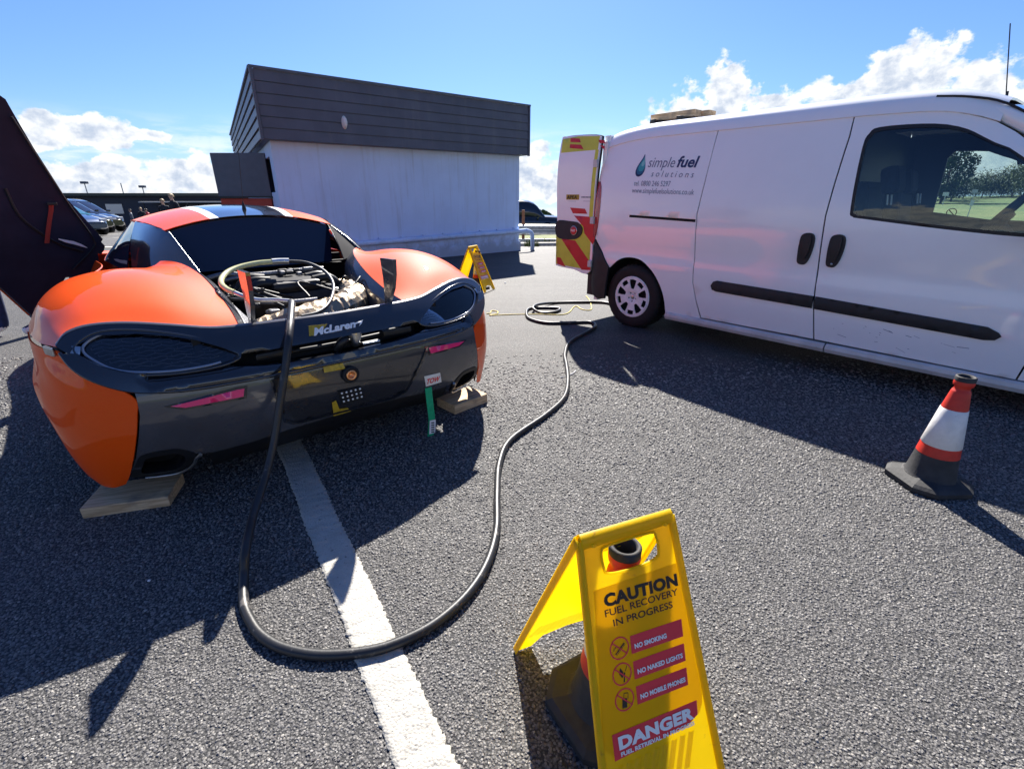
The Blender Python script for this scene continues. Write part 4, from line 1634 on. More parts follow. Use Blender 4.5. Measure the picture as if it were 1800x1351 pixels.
b.loft([[(2.55, y, 1.00), (2.62, y, 1.10), (2.8, y, 1.13), (3.1, y, 1.12), (3.1, y, .6), (2.7, y, .6)] for y in (.14, .2, .7, 1.2, 1.69)])
b.obj('dashboard', M['satin_black'], van)
MB().bbox((2.80, 1.35, 1.16), (.28, .22, .09), .01).obj('box_on_dash', M['label_white'], van)
b = MB()
b.tube([(2.60, .47, .95), (2.42, .47, 1.15)], .03, 8, 0)
b.obj('steering_column', M['satin_black'], van)
# no smoking sticker on the far window
u_, z_ = 1.985, 1.155
yy = vfar(1.985, 1.155, 0)[1] - .012
b = MB()
b.tube([(u_ + .034 * math.cos(a), yy, z_ + .034 * math.sin(a)) for a in np.linspace(0, 2 * math.pi, 21)[:-1]], .004, 5, 0, closed=True)
b.tube([(u_ - .024, yy, z_ + .024), (u_ + .024, yy, z_ - .024)], .004, 5, 0)
b.obj('window_sticker', M['ink_red'], van)
# door mirrors
for s in (0, 1):
    b = MB()
    b.bbox((2.72, -.14 if not s else VW + .14, 1.17), (.12, .20, .24), .05)
    b.obj('door_mirror', M['plastic'], van)
# aerial
b = MB()
b.lathe([(.022, 0), (.018, .012), (.009, .03), (.006, .06)], 12, (2.22, .8, 1.885))
b.tube([(2.22, .8, 1.91), (2.12, .8, 2.34)], .0035, 6, 0)
b.obj('aerial', M['satin_black'], van)
# roof rack bar with timber on it
for u in (-.38, -.08):
    b = MB()
    b.bbox((u, 1.03, 2.0), (.05, 1.0, .035), .008)
    b.box((u, .56, 1.95), (.06, .04, .09))
    b.box((u, 1.5, 1.945), (.06, .04, .10))
    b.obj('roof_bar', M['satin_black'], van)
for i, (y, z, L, x0, lab) in enumerate(((.74, 2.05, .50, -.50, 'pale timber plank strapped nearest the edge of the van roof'), (.89, 2.05, .56, -.49, 'second pale timber plank behind the first on the van roof bars'))):
    P = VO + vd * (x0 + L / 2) + ve * y
    o = MB().bbox((0, 0, 0), (L, .135, .06), .003).obj('timber_plank', M['wood'], None, (P[0], P[1], z), (0, 0, VR))
    tag(o, lab, 'plank', 'planks on the van roof')
# ------------------------------------------------------------------ the orange sports car
CO = np.array([-.7355, 2.065])
CR_ = R(39.85)
crt = np.array([math.cos(CR_), math.sin(CR_)])
cfw = np.array([-crt[1], crt[0]])
CC = np.array([-(CO @ crt), -(CO @ cfw), CAMH])
car = empty('sports_car', (CO[0], CO[1], 0), CR_)
tag(car, 'orange and black sports car with engine cover off and door raised', 'car')


def cray(px, py):
    r = ray(px, py)
    return np.array([r[0] * crt[0] + r[1] * crt[1], r[0] * cfw[0] + r[1] * cfw[1], r[2]])


def c_u(px, py, u):
    d = cray(px, py)
    return CC + d * (u - CC[0]) / d[0]


def c_v(px, py, v):
    d = cray(px, py)
    return CC + d * (v - CC[1]) / d[1]


def c_z(px, py, z):
    d = cray(px, py)
    return CC + d * (z - CC[2]) / d[2]


def gF(u, z):
    return .06 + .13 * (abs(u) / .9) ** 2.5 + (1.7 * (z - .5) ** 2 if z > .5 else 1.2 * (z - .5) ** 2)


def rear(u, z, off):
    """rear face of the car; + off = towards the viewer behind the car"""
    return (u, gF(u, z) - off, z)


def onF(px, py):
    d = cray(px, py)
    lo, hi = .3, 6.0
    for i in range(50):
        m_ = (lo + hi) / 2
        P = CC + m_ * d
        if P[1] > gF(P[0], P[2]):
            hi = m_
        else:
            lo = m_
    P = CC + lo * d
    return (float(P[0]), float(P[2]))


def sym(half):
    """half outline given for u >= 0 from the centre out and back; returns the closed symmetric outline"""
    return list(half) + [(-p[0], p[1]) for p in half[::-1]]


def bicubic(ctrl, n1=6, n2=6):
    A = np.array([cr(r_, n2) for r_ in ctrl])
    B = np.array([cr(A[:, j], n1) for j in range(A.shape[1])])
    return B.transpose(1, 0, 2)


def pair(name, ctrl, mat, parent=None, th=.006, n1=6, n2=6, cut=None):
    """left/right pair of body panels from a control grid given for the right side"""
    out = []
    for s in (1, -1):
        A = bicubic([[(p[0] * s, p[1], p[2]) for p in r_] for r_ in ctrl], n1, n2)
        b = MB()
        b.grid(A, th * 1.0, flip=(s < 0))
        out.append(b.obj(name, mat, parent or car))
    return out


# ---- rear wings (haunches): ribs run forward from the tail edge
haunch = [
    [(.395, .205, .777), (.385, .40, .815), (.392, .62, .868), (.415, .82, .925), (.465, 1.00, .966), (.54, 1.13, .974), (.64, 1.45, .92), (.66, 1.9, .86)],
    [(.50, .225, .782), (.505, .40, .850), (.525, .62, .915), (.555, .82, .950), (.585, 1.02, .955), (.645, 1.20, .930), (.70, 1.45, .90), (.715, 1.9, .845)],
    [(.62, .275, .808), (.635, .42, .880), (.66, .62, .940), (.685, .82, .968), (.715, 1.02, .962), (.745, 1.20, .938), (.77, 1.45, .895), (.775, 1.9, .835)],
    [(.76, .325, .828), (.775, .46, .890), (.80, .64, .940), (.82, .83, .960), (.84, 1.02, .952), (.855, 1.20, .930), (.86, 1.45, .89), (.85, 1.9, .825)],
    [(.87, .355, .830), (.895, .48, .870), (.925, .65, .905), (.945, .83, .920), (.955, 1.02, .915), (.96, 1.20, .90), (.95, 1.45, .868), (.92, 1.9, .80)],
    [(.952, .37, .806), (.985, .50, .822), (1.02, .66, .842), (1.04, .83, .85), (1.045, 1.02, .848), (1.04, 1.20, .838), (1.01, 1.45, .81), (.965, 1.9, .75)],
    [(.988, .355, .770), (1.04, .50, .762), (1.075, .66, .765), (1.092, .83, .768), (1.095, 1.02, .768), (1.085, 1.20, .765), (1.04, 1.45, .75), (.985, 1.9, .68)],
]
pair('rear_wing_panel', haunch, M['orange'])
# inner return of the wing edge towards the engine bay
inner = [[(p[0], p[1], p[2] - .002) for p in haunch[0][:6]],
         [(p[0] - .035 - .03 * i / 5, p[1] - .01, p[2] - .05 - .02 * i / 5) for i, p in enumerate(haunch[0][:6])],
         [(p[0] - .05 - .04 * i / 5, p[1] - .02, p[2] - .13 - .05 * i / 5) for i, p in enumerate(haunch[0][:6])]]
pair('bay_edge_return', inner, M['carbon'], n1=4)

# ---- lower rear corners
low = [
    [(.990, .352, .752), (1.045, .49, .748), (1.08, .62, .752), (1.096, .78, .757)],
    [(.895, .235, .655), (1.02, .37, .655), (1.075, .52, .66), (1.094, .68, .67)],
    [(.808, .165, .572), (.985, .30, .57), (1.075, .455, .575), (1.115, .60, .585)],
    [(.815, .168, .50), (.99, .30, .49), (1.080, .44, .49), (1.115, .575, .49)],
    [(.838, .185, .41), (.99, .30, .40), (1.073, .425, .40), (1.105, .565, .40)],
    [(.872, .225, .30), (.985, .315, .295), (1.060, .42, .29), (1.090, .56, .29)],
    [(.905, .285, .20), (.975, .335, .195), (1.040, .43, .19), (1.070, .57, .20)],
    [(.928, .325, .150), (.975, .355, .138), (1.020, .435, .14), (1.045, .57, .155)],
]
pair('rear_corner_panel', low, M['orange'])
# dark inner face of the wheel arch behind them
pair('arch_inner', [[(p[0] - .03, p[1] + .02, p[2]) for p in r_[1:]] for r_ in low], M['matt_black'], n1=2, n2=2)
# small clear side marker at the outer end of each light
for s in (1, -1):
    b = MB()
    b.bbox((0, 0, 0), (.012, .075, .035), .006)
    b.obj('side_marker', M['silver'], car, (s * 1.012, .395, .748), (0, 0, s * R(-22)))

# ---- black rear end: upper band with the maker's name, shaped over the lights
lip = [(0, .776), (.2, .778), (.39, .780), (.50, .786), (.62, .808), (.76, .829), (.87, .831), (.945, .812), (.985, .775)]
upper = lip + [(.955, .748), (.93, .772), (.86, .799), (.74, .793), (.64, .775), (.56, .752), (.48, .715), (.43, .682), (.3, .680), (0, .682)]
o_ = [(p[0], p[1]) for p in cr(lip, 4)] + upper[len(lip):]
MB().sheet(sym(o_[:-1] + [(.0001, .682)])[:], lambda u, z, o: rear(u, z, o + .010 + .007 * math.sin(math.pi * min(1, max(0, (z - .672) / .115)))), .035, .022).obj('upper_rear_band', M['gloss_black'], car)
# thin top flange behind the lip, catches the sun
b = MB()
rows = []
for i, p in enumerate(cr([(q[0], q[1]) for q in lip], 4)):
    pass
L_ = cr([(-q[0], q[1]) for q in lip[:0:-1]] + lip, 4)
rows = [[(p[0], gF(p[0], p[1]) - .012, p[1]), (p[0], gF(p[0], p[1]) - .004, p[1] + .006), (p[0], gF(p[0], p[1]) + .012, p[1] + .006), (p[0] * .995, gF(p[0], p[1]) + .03, p[1] - .004)] for p in L_]
b.grid(rows, 0)
b.obj('lip_edge', M['carbon'], car)

# ---- lower blade running round under both lights
btop = [(0, .612), (.3, .618), (.42, .628), (.50, .640), (.60, .645), (.70, .652), (.80, .668), (.88, .705), (.93, .748)]
bbot = [(.978, .752), (.955, .700), (.905, .650), (.81, .602), (.69, .581), (.58, .576), (.43, .577), (0, .579)]
o_ = list(map(tuple, cr(btop, 4))) + list(map(tuple, cr(bbot, 4)))
MB().sheet(sym(o_[:-1] + [(.0001, .579)]), lambda u, z, o: rear(u, z, o + .022 - 30.0 * (z - (.597 + .11 * max(0, abs(u) - .75) * 4 * .5)) ** 2 * (abs(u) < .75)), .022, .03).obj('rear_blade', M['gloss_black'], car)

# ---- light units: deep oval recess with a honeycomb mesh and a light tube round the rim
oval = cr([(.935, .765), (.91, .715), (.83, .665), (.67, .643), (.50, .648), (.425, .676), (.50, .728), (.58, .768), (.74, .806), (.86, .808)], 5, True)
for s in (1, -1):
    ov = [(s * p[0], p[1]) for p in oval]
    cen = np.mean(np.array(ov), 0)
    unit = MB().sheet(ov, lambda u, z, o: rear(u, z, o - .062), .04, .004).obj('light_recess', M['matt_black'], car)
    b = MB()
    ins = [tuple(cen + (np.array(p) - cen) * k) for p in ov for k in (1,)]
    K = [(1.0, -.008), (.93, -.028), (.88, -.060)]
    rings = []
    for (k, off) in K:
        rings.append([rear(*(cen + (np.array(p) - cen) * np.array([k, k])), off) for p in ov])
    b.loft(rings, closed=True, caps=False)
    b.obj('light_surround', M['carbon'], unit)
    # tube of the position light along the outer half, its colour paled to paint in the rim highlight
    P = [rear(*(cen + (np.array(p) - cen) * .90), -.004) for p in ov]
    n_ = len(P)
    sel = [P[(i) % n_] for i in range(n_ - 14, n_ + 22)]
    b = MB().tube(sel, .0055, 8, 0)
    b.obj('light_tube', pbr('highlight_lens', (.22, .25, .32), .08, 0, .8), unit)
    # mesh: slats crossed with short stays
    b = MB()
    k2 = .80
    for i in range(11):
        z = cen[1] - .062 + i * .0125
        xs_ = [p for p in [tuple(cen + (np.array(q) - cen) * k2) for q in ov]]
        # clip the slat to the oval
        cut = []
        for a in range(len(xs_)):
            p, q = xs_[a], xs_[(a + 1) % len(xs_)]
            if (p[1] > z) != (q[1] > z):
                cut.append(p[0] + (z - p[1]) / (q[1] - p[1]) * (q[0] - p[0]))
        if len(cut) < 2:
            continue
        xa_, xb_ = min(cut), max(cut)
        if xb_ - xa_ < .05:
            continue
        n3 = max(4, int((xb_ - xa_) / .03))
        pts = [rear(xa_ + (xb_ - xa_) * j / n3, z + (.0031 if j % 2 else -.0031), -.034) for j in range(n3 + 1)]
        b.tube(pts, .0022, 4, 0)
        for j in range(n3):
            if (j + i) % 2:
                b.tube([pts[j], (pts[j][0], pts[j][1], pts[j][2] + .009)], .0018, 4, 0)
    g_ = b.obj('light_mesh', M['mesh_grey'], unit)
    MB().sheet([tuple(cen + (np.array(p) - cen) * .965) for p in ov], lambda u, z, o: rear(u, z, o - .010), .03, .003).obj('lamp_cover', M['smoked'], unit)

# rolled edges that catch the light round both openings and along the blade
for s in (1, -1):
    b = MB()
    b.tube([rear(s * p[0], p[1], .009) for p in oval], .0048, 8, 0, closed=True)
    b.obj('oval_rim', M['gloss_black'], car)
b = MB()
be = [(p[0], p[1]) for p in cr(bbot[::-1], 4)]
b.tube([rear(-p[0], p[1], .012) for p in be[::-1]] + [rear(p[0], p[1], .012) for p in be[1:]], .007, 8, 0)
b.obj('blade_edge', M['gloss_black'], car)
# bright corner lens piece at the outermost end of each loop
for s in (1, -1):
    b = MB()
    b.sheet([(s * .958, .752), (s * .940, .772), (s * .915, .768), (s * .925, .738), (s * .945, .730)], lambda u, z, o: rear(u, z, o + .013), .01, .006)
    b.obj('corner_lens', M['silver'], car)

# ---- dark gap between band and blade with machinery behind
MB().sheet([(-.44, .70), (.44, .70), (.44, .60), (-.44, .60)], lambda u, z, o: rear(u, z, o - .11), .06, .004).obj('gap_backing', M['matt_black'], car)
b = MB()
b.tube([(-.36, .17, .632), (-.2, .16, .64), (0, .16, .638), (.34, .17, .645)], .010, 8, 3)
b.obj('cross_tube', M['engine'], car)
b = MB()
b.lathe([(.0, 0), (.018, .0), (.020, .02), (.034, .06), (.034, .07)], 14, (.075, .13, .618))
b.bbox((.15, .13, .622), (.09, .03, .012), .004)
b.obj('latch_fitting', M['silver'], car)
b = MB()
b.tube([(-.02, .14, .615), (.0, .12, .65), (.03, .13, .66)], .02, 8, 3)
b.bbox((-.30, .15, .65), (.14, .05, .03), .01)
b.bbox((.3, .15, .65), (.16, .05, .035), .01)
b.obj('catch_block', M['engine'], car)

# ---- bumper skin
trap = [(-.335, .562), (.36, .562), (.43, .545), (.30, .33), (.235, .308), (-.27, .322), (-.31, .345)]
bum_top = [(0, .574), (.43, .573), (.58, .572), (.69, .577), (.80, .597)]
bum = bum_top + [(.800, .570), (.806, .50), (.830, .41), (.862, .30), (.886, .235), (.86, .225), (.855, .292), (.83, .315), (.74, .318), (.70, .300), (.66, .262), (.60, .250), (.45, .262), (.30, .285), (0, .300)]
MB().sheet(sym([tuple(p) for p in bum[:-1]] + [(.0001, .30)]), lambda u, z, o: rear(u, z, o), .022, .012, holes=[trap]).obj('rear_bumper', M['carbon'], car)
# number plate field: trapezoid panel standing a little proud at its edge
MB().sheet([(-.345, .566), (.40, .566), (.45, .55), (.305, .318), (.235, .296), (-.275, .310), (-.318, .338)], lambda u, z, o: rear(u, z, o + .005), .022, .008, holes=[trap]).obj('panel_border', M['gloss_black'], car)
MB().sheet(trap, lambda u, z, o: rear(u, z, o - .003), .022, .004).obj('number_plate_field', pbr('plate_field_lacquer', (.045, .045, .05), .2, .3, 1.0, .03, noise=.3, nscale=3), car)
# reflectors
for s in (1, -1):
    P = [(s * .705, .522), (s * .66, .507), (s * .455, .512), (s * .445, .545), (s * .47, .545)]
    MB().sheet([(s * .725, .524), (s * .665, .498), (s * .445, .502), (s * .432, .553), (s * .47, .554)], lambda u, z, o: rear(u, z, o + .006), .02, .008).obj('reflector_frame', M['gloss_black'], car)
    MB().sheet(P, lambda u, z, o: rear(u, z, o + .009), .02, .004).obj('reflector', M['red_lens'], car)
# rear camera boss, studs pad, stickers, tape
b = MB()
b.lathe([(.040, .0), (.042, -.012), (.036, -.022), (.028, -.020), (.026, -.010)], 24, (0, gF(0, .51), .508), 'Y')
b.obj('socket_ring', M['rubber'], car)
MB().lathe([(.026, -.010), (.026, -.022), (.021, -.026), (.014, -.022), (.012, -.006), (0, -.006)], 20, (0, gF(0, .51), .508), 'Y').obj('socket', pbr('brass', (.75, .36, .16), .35, .9), car)
MB().sheet([(-.068, .435), (.048, .430), (.058, .362), (-.045, .357)], lambda u, z, o: rear(u, z, o + .006), .03, .005).obj('hook_tape_pad', M['matt_black'], car)
b = MB()
for i in range(5):
    for j in range(3):
        u = -.050 + i * .0225 + j * .004
        z = .421 - j * .024
        b.lathe([(.0055, 0), (.004, -.004), (0, -.005)], 8, (u, gF(u, z) - .006, z), 'Y')
b.obj('rivet', M['label_white'], car)


def fdecal(name, pts, mat, off=.004, px=True, parent=None):
    Q = [onF(*p) for p in pts] if px else pts
    return MB().sheet(Q, lambda u, z, o: rear(u, z, o + off), .015, .0008).obj(name, mat, parent or car)


fdecal('tape', [(583, 707), (590, 703), (596, 718), (610, 716), (617, 722), (586, 731)], M['tape'])
fdecal('tape', [(567, 644), (601, 637), (606, 647), (569, 654)], M['tape'], .009)
tw = fdecal('tow_sticker', [(745, 661), (773, 654.5), (775.5, 671), (748, 679)], M['label_white'], .004)
a0 = onF(748.5, 675.5)
a1 = onF(774, 668.5)
lettering('tow_lettering', 'TOW', .048, M['ink_red'], tw, lambda x, y: rear(a0[0] + x, a0[1] + y + (a1[1] - a0[1]) / (a1[0] - a0[0]) * x + .003, .0056), width=.095, shear=.15, bold=.0015)
# maker's name with tape beside it
ub = M['gloss_black']
fdecal('tape', [(540, 571), (573, 568), (566, 577), (549, 588), (541, 589)], M['tape'], .0190)
p0 = onF(549, 588)
p1 = onF(624, 572.5)
lettering('maker_name', 'McLaren', .040, M['label_white'], car, lambda x, y: rear(p0[0] + x, p0[1] + y * 1.0 + (p1[1] - p0[1]) / (p1[0] - p0[0]) * x, .0205), width=p1[0] - p0[0], shear=.35, bold=.0016)
fdecal('swoosh', [(617, 567.5), (635, 561), (633, 566.5), (628.5, 571.5), (630, 565.6), (620, 568.6)], M['label_white'], .0205)

# ---- diffuser, underside and exhaust outlets
b = MB()
rows = []
for u in np.linspace(-.62, .62, 15):
    rows.append([(u, gF(u, .30) + .01, .305), (u, gF(u, .27) + .03, .25), (u * .98, .235 + .006 * math.sin(u * 31), .165 + .006 * math.sin(u * 23)), (u * .96, .50, .145 + .008 * math.sin(u * 17 + 1)), (u * .95, .95, .13)])
b.grid(rows, .012, flip=True)
b.obj('diffuser', M['satin_black'], car)
b = MB()
for u in (-.42, -.14, .14, .42):
    b.add([(u - .004, .22, .27), (u - .004, .36, .14), (u - .004, .9, .10), (u - .004, .9, .14), (u - .004, .4, .22), (u + .004, .22, .27), (u + .004, .36, .14), (u + .004, .9, .10), (u + .004, .9, .14), (u + .004, .4, .22)],
          [(0, 1, 2, 3, 4), (9, 8, 7, 6, 5), (0, 5, 6, 1), (1, 6, 7, 2), (2, 7, 8, 3), (3, 8, 9, 4), (4, 9, 5, 0)])
b.obj('diffuser_strake', M['satin_black'], car)
for s in (1, -1):
    # pod round the outlet
    O1 = [(.665, .262), (.70, .300), (.74, .318), (.83, .315), (.862, .285), (.895, .20), (.90, .155), (.84, .138), (.74, .128), (.70, .165), (.675, .215)]
    O2 = [(.705, .255), (.722, .284), (.76, .292), (.825, .289), (.842, .27), (.862, .205), (.858, .178), (.82, .166), (.755, .160), (.725, .185), (.708, .22)]
    O1 = [(s * p[0], p[1]) for p in O1]
    O2 = [(s * p[0], p[1]) for p in O2]
    pod = MB().sheet([tuple(p) for p in cr(O1, 3, True)], lambda u, z, o: rear(u, z, o + .004 - .35 * max(0, .25 - z)), .02, .02, holes=[[tuple(p) for p in cr(O2, 3, True)]]).obj('exhaust_surround', M['satin_black'], car)
    b = MB()
    ring = cr(O2, 3, True)
    ce = ring.mean(0)
    b.loft([[rear(*p, .004 - .35 * max(0, .25 - p[1])) for p in ring], [rear(*(ce + (p - ce) * .9), -.06) for p in ring], [rear(*(ce + (p - ce) * .85), -.14) for p in ring]], caps=False)
    b.obj('exhaust_outlet', M['gloss_black'], pod)
    MB().sheet([tuple(ce + (p - ce) * .9) for p in ring], lambda u, z, o: rear(u, z, o - .13), .03, .004).obj('outlet_back', M['matt_black'], pod)
    # bright lower edge
    pts = [(.650, .262), (.668, .240), (.676, .205), (.700, .158), (.745, .124), (.81, .128), (.86, .140)]
    pp = []
    for (u, z) in pts:
        q = rear(u * s, z, .016 - .35 * max(0, .25 - z))
        pp.append(q)
    b = MB().tube(pp, lambda t: .0075 - .003 * t, 8, 5)
    b.obj('chrome_edge', M['silver'], pod)

# ---- towing strap hanging from the bumper
st0 = onF(753, 681)
b = MB()
rows = []
path = [(753, 681, .012), (755, 700, .016), (757, 717, .02), (759, 735, .014), (758, 752, .012), (757, 767, .012)]
for (px, py, off) in path:
    u, z = onF(757, 690)
    P = c_v(px, py, rear(st0[0], st0[1], off)[1])
    rows.append([(P[0] - .021, P[1], P[2]), (P[0], P[1] - .003, P[2]), (P[0] + .021, P[1], P[2])])
A = np.array([cr([r_[j] for r_ in rows], 5) for j in range(3)]).transpose(1, 0, 2)
b.grid(A, .003)
strap = b.obj('tow_strap', M['green'], car)
b = MB()
P0_, P1_ = c_v(753, 738, .07), c_v(766, 764, .07)
vv = float(np.min(A[:, :, 1])) - .004
b.add([tuple(c_v(755.5, 739, vv)), tuple(c_v(766, 737, vv)), tuple(c_v(765, 760, vv)), tuple(c_v(754.5, 763, vv))], [(0, 3, 2, 1)])
b.obj('strap_label', M['label_white'], strap)
b = MB()
for k in range(5):
    y_ = 742 + k * 4
    b.add([tuple(c_v(758, y_, vv - .001)), tuple(c_v(763.5, y_ - .6, vv - .001)), tuple(c_v(763.5, y_ + 1.6, vv - .001)), tuple(c_v(758, y_ + 2.0, vv - .001))], [(0, 3, 2, 1)])
b.obj('strap_print', M['ink'], strap)

# ---- engine bay
b = MB()
b.box((0, .92, .50), (1.10, 1.2, .04))
b.box((0, 1.52, .66), (1.2, .04, .40))
b.box((-.56, .85, .62), (.03, 1.3, .28))
b.box((.56, .85, .62), (.03, 1.3, .28))
b.box((0, .27, .62), (1.0, .03, .22))
b.obj('engine_bay_tub', M['matt_black'], car)
b = MB()
b.bbox((.02, .95, .68), (.50, .50, .26), .05)
b.bbox((.02, .95, .83), (.26, .46, .06), .03)
b.obj('engine_block', M['engine'], car)
for s in (-1, 1):
    for k in range(4):
        MB().tube([(s * .10 + .02, .78 + k * .12, .85), (s * .19 + .02, .78 + k * .12, .855), (s * .26 + .02, .78 + k * .12, .79)], .024, 10, 4).obj('intake_runner', M['engine'], car)
for (P, r_) in (([(-.30, 1.10, .84), (-.16, 1.06, .865), (0.0, 1.04, .87), (.20, 1.02, .875), (.26, 1.06, .87)], .015), ([(-.36, 1.12, .86), (-.26, 1.10, .88), (-.18, 1.07, .87)], .016),
                ([(-.33, .80, .80), (-.25, .68, .80), (-.20, .60, .79), (-.08, .52, .79), (.04, .50, .79)], .013)):
    MB().tube(P, r_, 10, 5).obj('coolant_pipe', M['alu'], car)
for k in range(12):
    q = random.Random(90 + k)
    MB().bbox((q.uniform(-.02, .28), q.uniform(.92, 1.12), q.uniform(.86, .89)), (q.uniform(.02, .06), q.uniform(.02, .05), .022), .008).obj('metal_fitting', M['alu' if k % 2 else 'engine'], car)
for k in range(10):
    q = random.Random(190 + k)
    MB().bbox((q.uniform(-.34, -.08), q.uniform(.45, .95), q.uniform(.75, .81)), (q.uniform(.02, .06), q.uniform(.02, .06), .03), .008).obj('metal_fitting', M['alu' if k % 2 else 'engine'], car)
for k in range(9):
    q = random.Random(390 + k)
    x0, y0 = q.uniform(-.35, .3), q.uniform(.5, 1.1)
    MB().tube([(x0, y0, .80), (x0 + q.uniform(-.15, .15), y0 + q.uniform(-.15, .15), .86), (x0 + q.uniform(-.25, .25), y0 + q.uniform(-.2, .2), .78)], .006, 6, 5).obj('wiring_loom', M['satin_black'], car)
# exhaust manifold wrapped in crinkled gold foil, curling round the back of the engine
P = cr([(-.30, .42, .66), (-.12, .40, .70), (.08, .44, .72), (.22, .52, .74), (.30, .66, .75), (.30, .84, .74), (.24, .98, .72)], 9)
rings = []
q = random.Random(5)
for i, p in enumerate(P):
    t = P[min(i + 1, len(P) - 1)] - P[max(i - 1, 0)]
    t /= np.linalg.norm(t)
    x = np.cross(t, [0, 0, 1])
    x /= np.linalg.norm(x)
    y = np.cross(x, t)
    rings.append([tuple(p + (.085 * (1 + q.uniform(-.07, .07))) * (x * math.cos(a) + y * math.sin(a))) for a in np.linspace(0, 2 * math.pi, 19)[:-1]])
MB().loft(rings, smooth=False).obj('foil_wrapped_exhaust', M['foil'], car)
b = MB()
b.lathe([(.10, 0), (.11, .02), (.11, .20), (.08, .22), (0, .22)], 24, (.42, .80, .60))
b.obj('reservoir', M['engine'], car)
MB().tube([(.42 + .045 * math.cos(a), .80 + .045 * math.sin(a), .825) for a in np.linspace(0, 6.283, 17)[:-1]], .008, 6, 0, closed=True).obj('reservoir_cap_ring', M['silver'], car)
b = MB()
b.loft([[(-.455, .30, .74), (-.30, .28, .735), (-.30, .31, .70), (-.45, .33, .70)], [(-.41, .95, .88), (-.37, .95, .87), (-.37, .95, .84), (-.41, .95, .84)]], smooth=False)
b.obj('bay_strut', M['alu'], car)
b = MB()
b.add([(-.40, .225, .772), (-.08, .215, .768), (-.10, .27, .755), (-.40, .30, .755)], [(0, 1, 2, 3)])
b.obj('bay_shelf', M['label_white'], car)

# ---- stanchions that carried the rear wing
for s in (-1, 1):
    pr = [(.245, .72), (.235, .79), (.185, .86), (.160, .93), (.152, 1.005), (.300, 1.00), (.285, .90), (.290, .80), (.305, .72)]
    P = pr
    b = MB()
    b.loft([[(s * .33 + dx_, p[0], p[1]) for p in P] for dx_ in (-.009, .009)], smooth=False)
    o = b.obj('wing_stanchion', M['carbon'], car)
    if s < 0:
        b = MB()
        b.add([(-.3205, .205, .84), (-.3205, .255, .84), (-.3205, .235, .992), (-.3205, .160, .992)], [(0, 1, 2, 3)])
        b.add([(-.338, .1575, .93), (-.3215, .1575, .93), (-.3215, .1505, .99), (-.338, .1505, .99)], [(0, 1, 2, 3)])
        b.obj('stanchion_tape', M['red'], o)

# ---- cabin: roof skins, pillars, glass
def roofrow(v, hw, ze, zc):
    return [(u * hw, v, zc - (zc - ze) * abs(u) ** 2.2) for u in np.linspace(-1, 1, 41)]


st_ = [roofrow(1.36, .47, 1.112, 1.182), roofrow(1.6, .51, 1.135, 1.215), roofrow(1.9, .555, 1.145, 1.232), roofrow(2.25, .57, 1.135, 1.228), roofrow(2.6, .56, 1.10, 1.19)]
A = np.array([cr([r_[j] for r_ in st_], 5) for j in range(41)]).transpose(1, 0, 2)
bands = [(0, 10, 'orange'), (10, 12, 'label_white'), (12, 28, 'gloss_black'), (28, 30, 'label_white'), (30, 40, 'orange')]
for (i0, i1, mm) in bands:
    b = MB()
    b.grid(A[:, i0:i1 + 1], .004)
    b.obj({'orange': 'roof_panel', 'label_white': 'roof_stripe', 'gloss_black': 'roof_centre_panel'}[mm], M[mm], car)
# windscreen
b = MB()
r0 = roofrow(2.62, .56, 1.095, 1.185)
r1 = roofrow(3.55, .72, .78, .84)
b.grid([[tuple(np.array(r0[j]) * (1 - t) + np.array(r1[j]) * t + np.array([0, (1 - abs(j / 20 - 1) ** 2) * .12 * t, .04 * math.sin(t * math.pi)])) for j in range(41)] for t in (0, .25, .5, .75, 1)], .005)
b.obj('windscreen', M['glass_dark'], car)
# rear window, steep and recessed
b = MB()
t0 = [(p[0] * .985, 1.375, p[2] - .012) for p in st_[0]]
t1 = [(p[0] * .86, 1.235, .885) for p in st_[0]]
b.grid([t0, t1], .005, flip=True)
b.obj('rear_window', M['glass_dark'], car)
b = MB()
b.tube([t0[j] for j in range(0, 41, 2)], .007, 6, 0)
b.obj('rear_window_seal', M['satin_black'], car)
# flying buttress / quarter surface from the roof corner to the haunch
butt = [
    [(.455, 1.36, 1.112), (.44, 1.25, 1.062), (.42, 1.12, .995), (.395, .99, .918)],
    [(.50, 1.50, 1.130), (.50, 1.35, 1.077), (.505, 1.20, 1.010), (.50, 1.05, .935)],
    [(.53, 1.68, 1.137), (.56, 1.50, 1.080), (.585, 1.32, 1.015), (.60, 1.14, .935)],
    [(.562, 1.92, 1.140), (.60, 1.76, 1.080), (.635, 1.58, 1.005), (.66, 1.40, .91)],
]
_bp = pair('buttress_panel', butt, M['gloss_black'])
_bp[0].data.materials[0] = pbr('matt_black_panel', (.012, .013, .018), .8, spec=.08)
for s in (1, -1):
    b = MB()
    b.tube([(s * p[0], p[1], p[2] + .002) for p in butt[0]], .0022, 6, 5)
    b.tube([(s * p[0], p[1], p[2] + .002) for p in butt[3]], .004, 6, 5)
    b.obj('glass_edge_trim', M['silver'] if s < 0 else M['satin_black'], car)
    if s < 0:
        continue
    # fine stay from the roof corner down to the haunch tip
    b = MB()
    b.tube([(s * .475, 1.37, 1.10), (s * .53, 1.22, 1.02), (s * .555, 1.12, .962)], .012, 8, 4)
    b.obj('buttress_rail', M['gloss_black'], car)
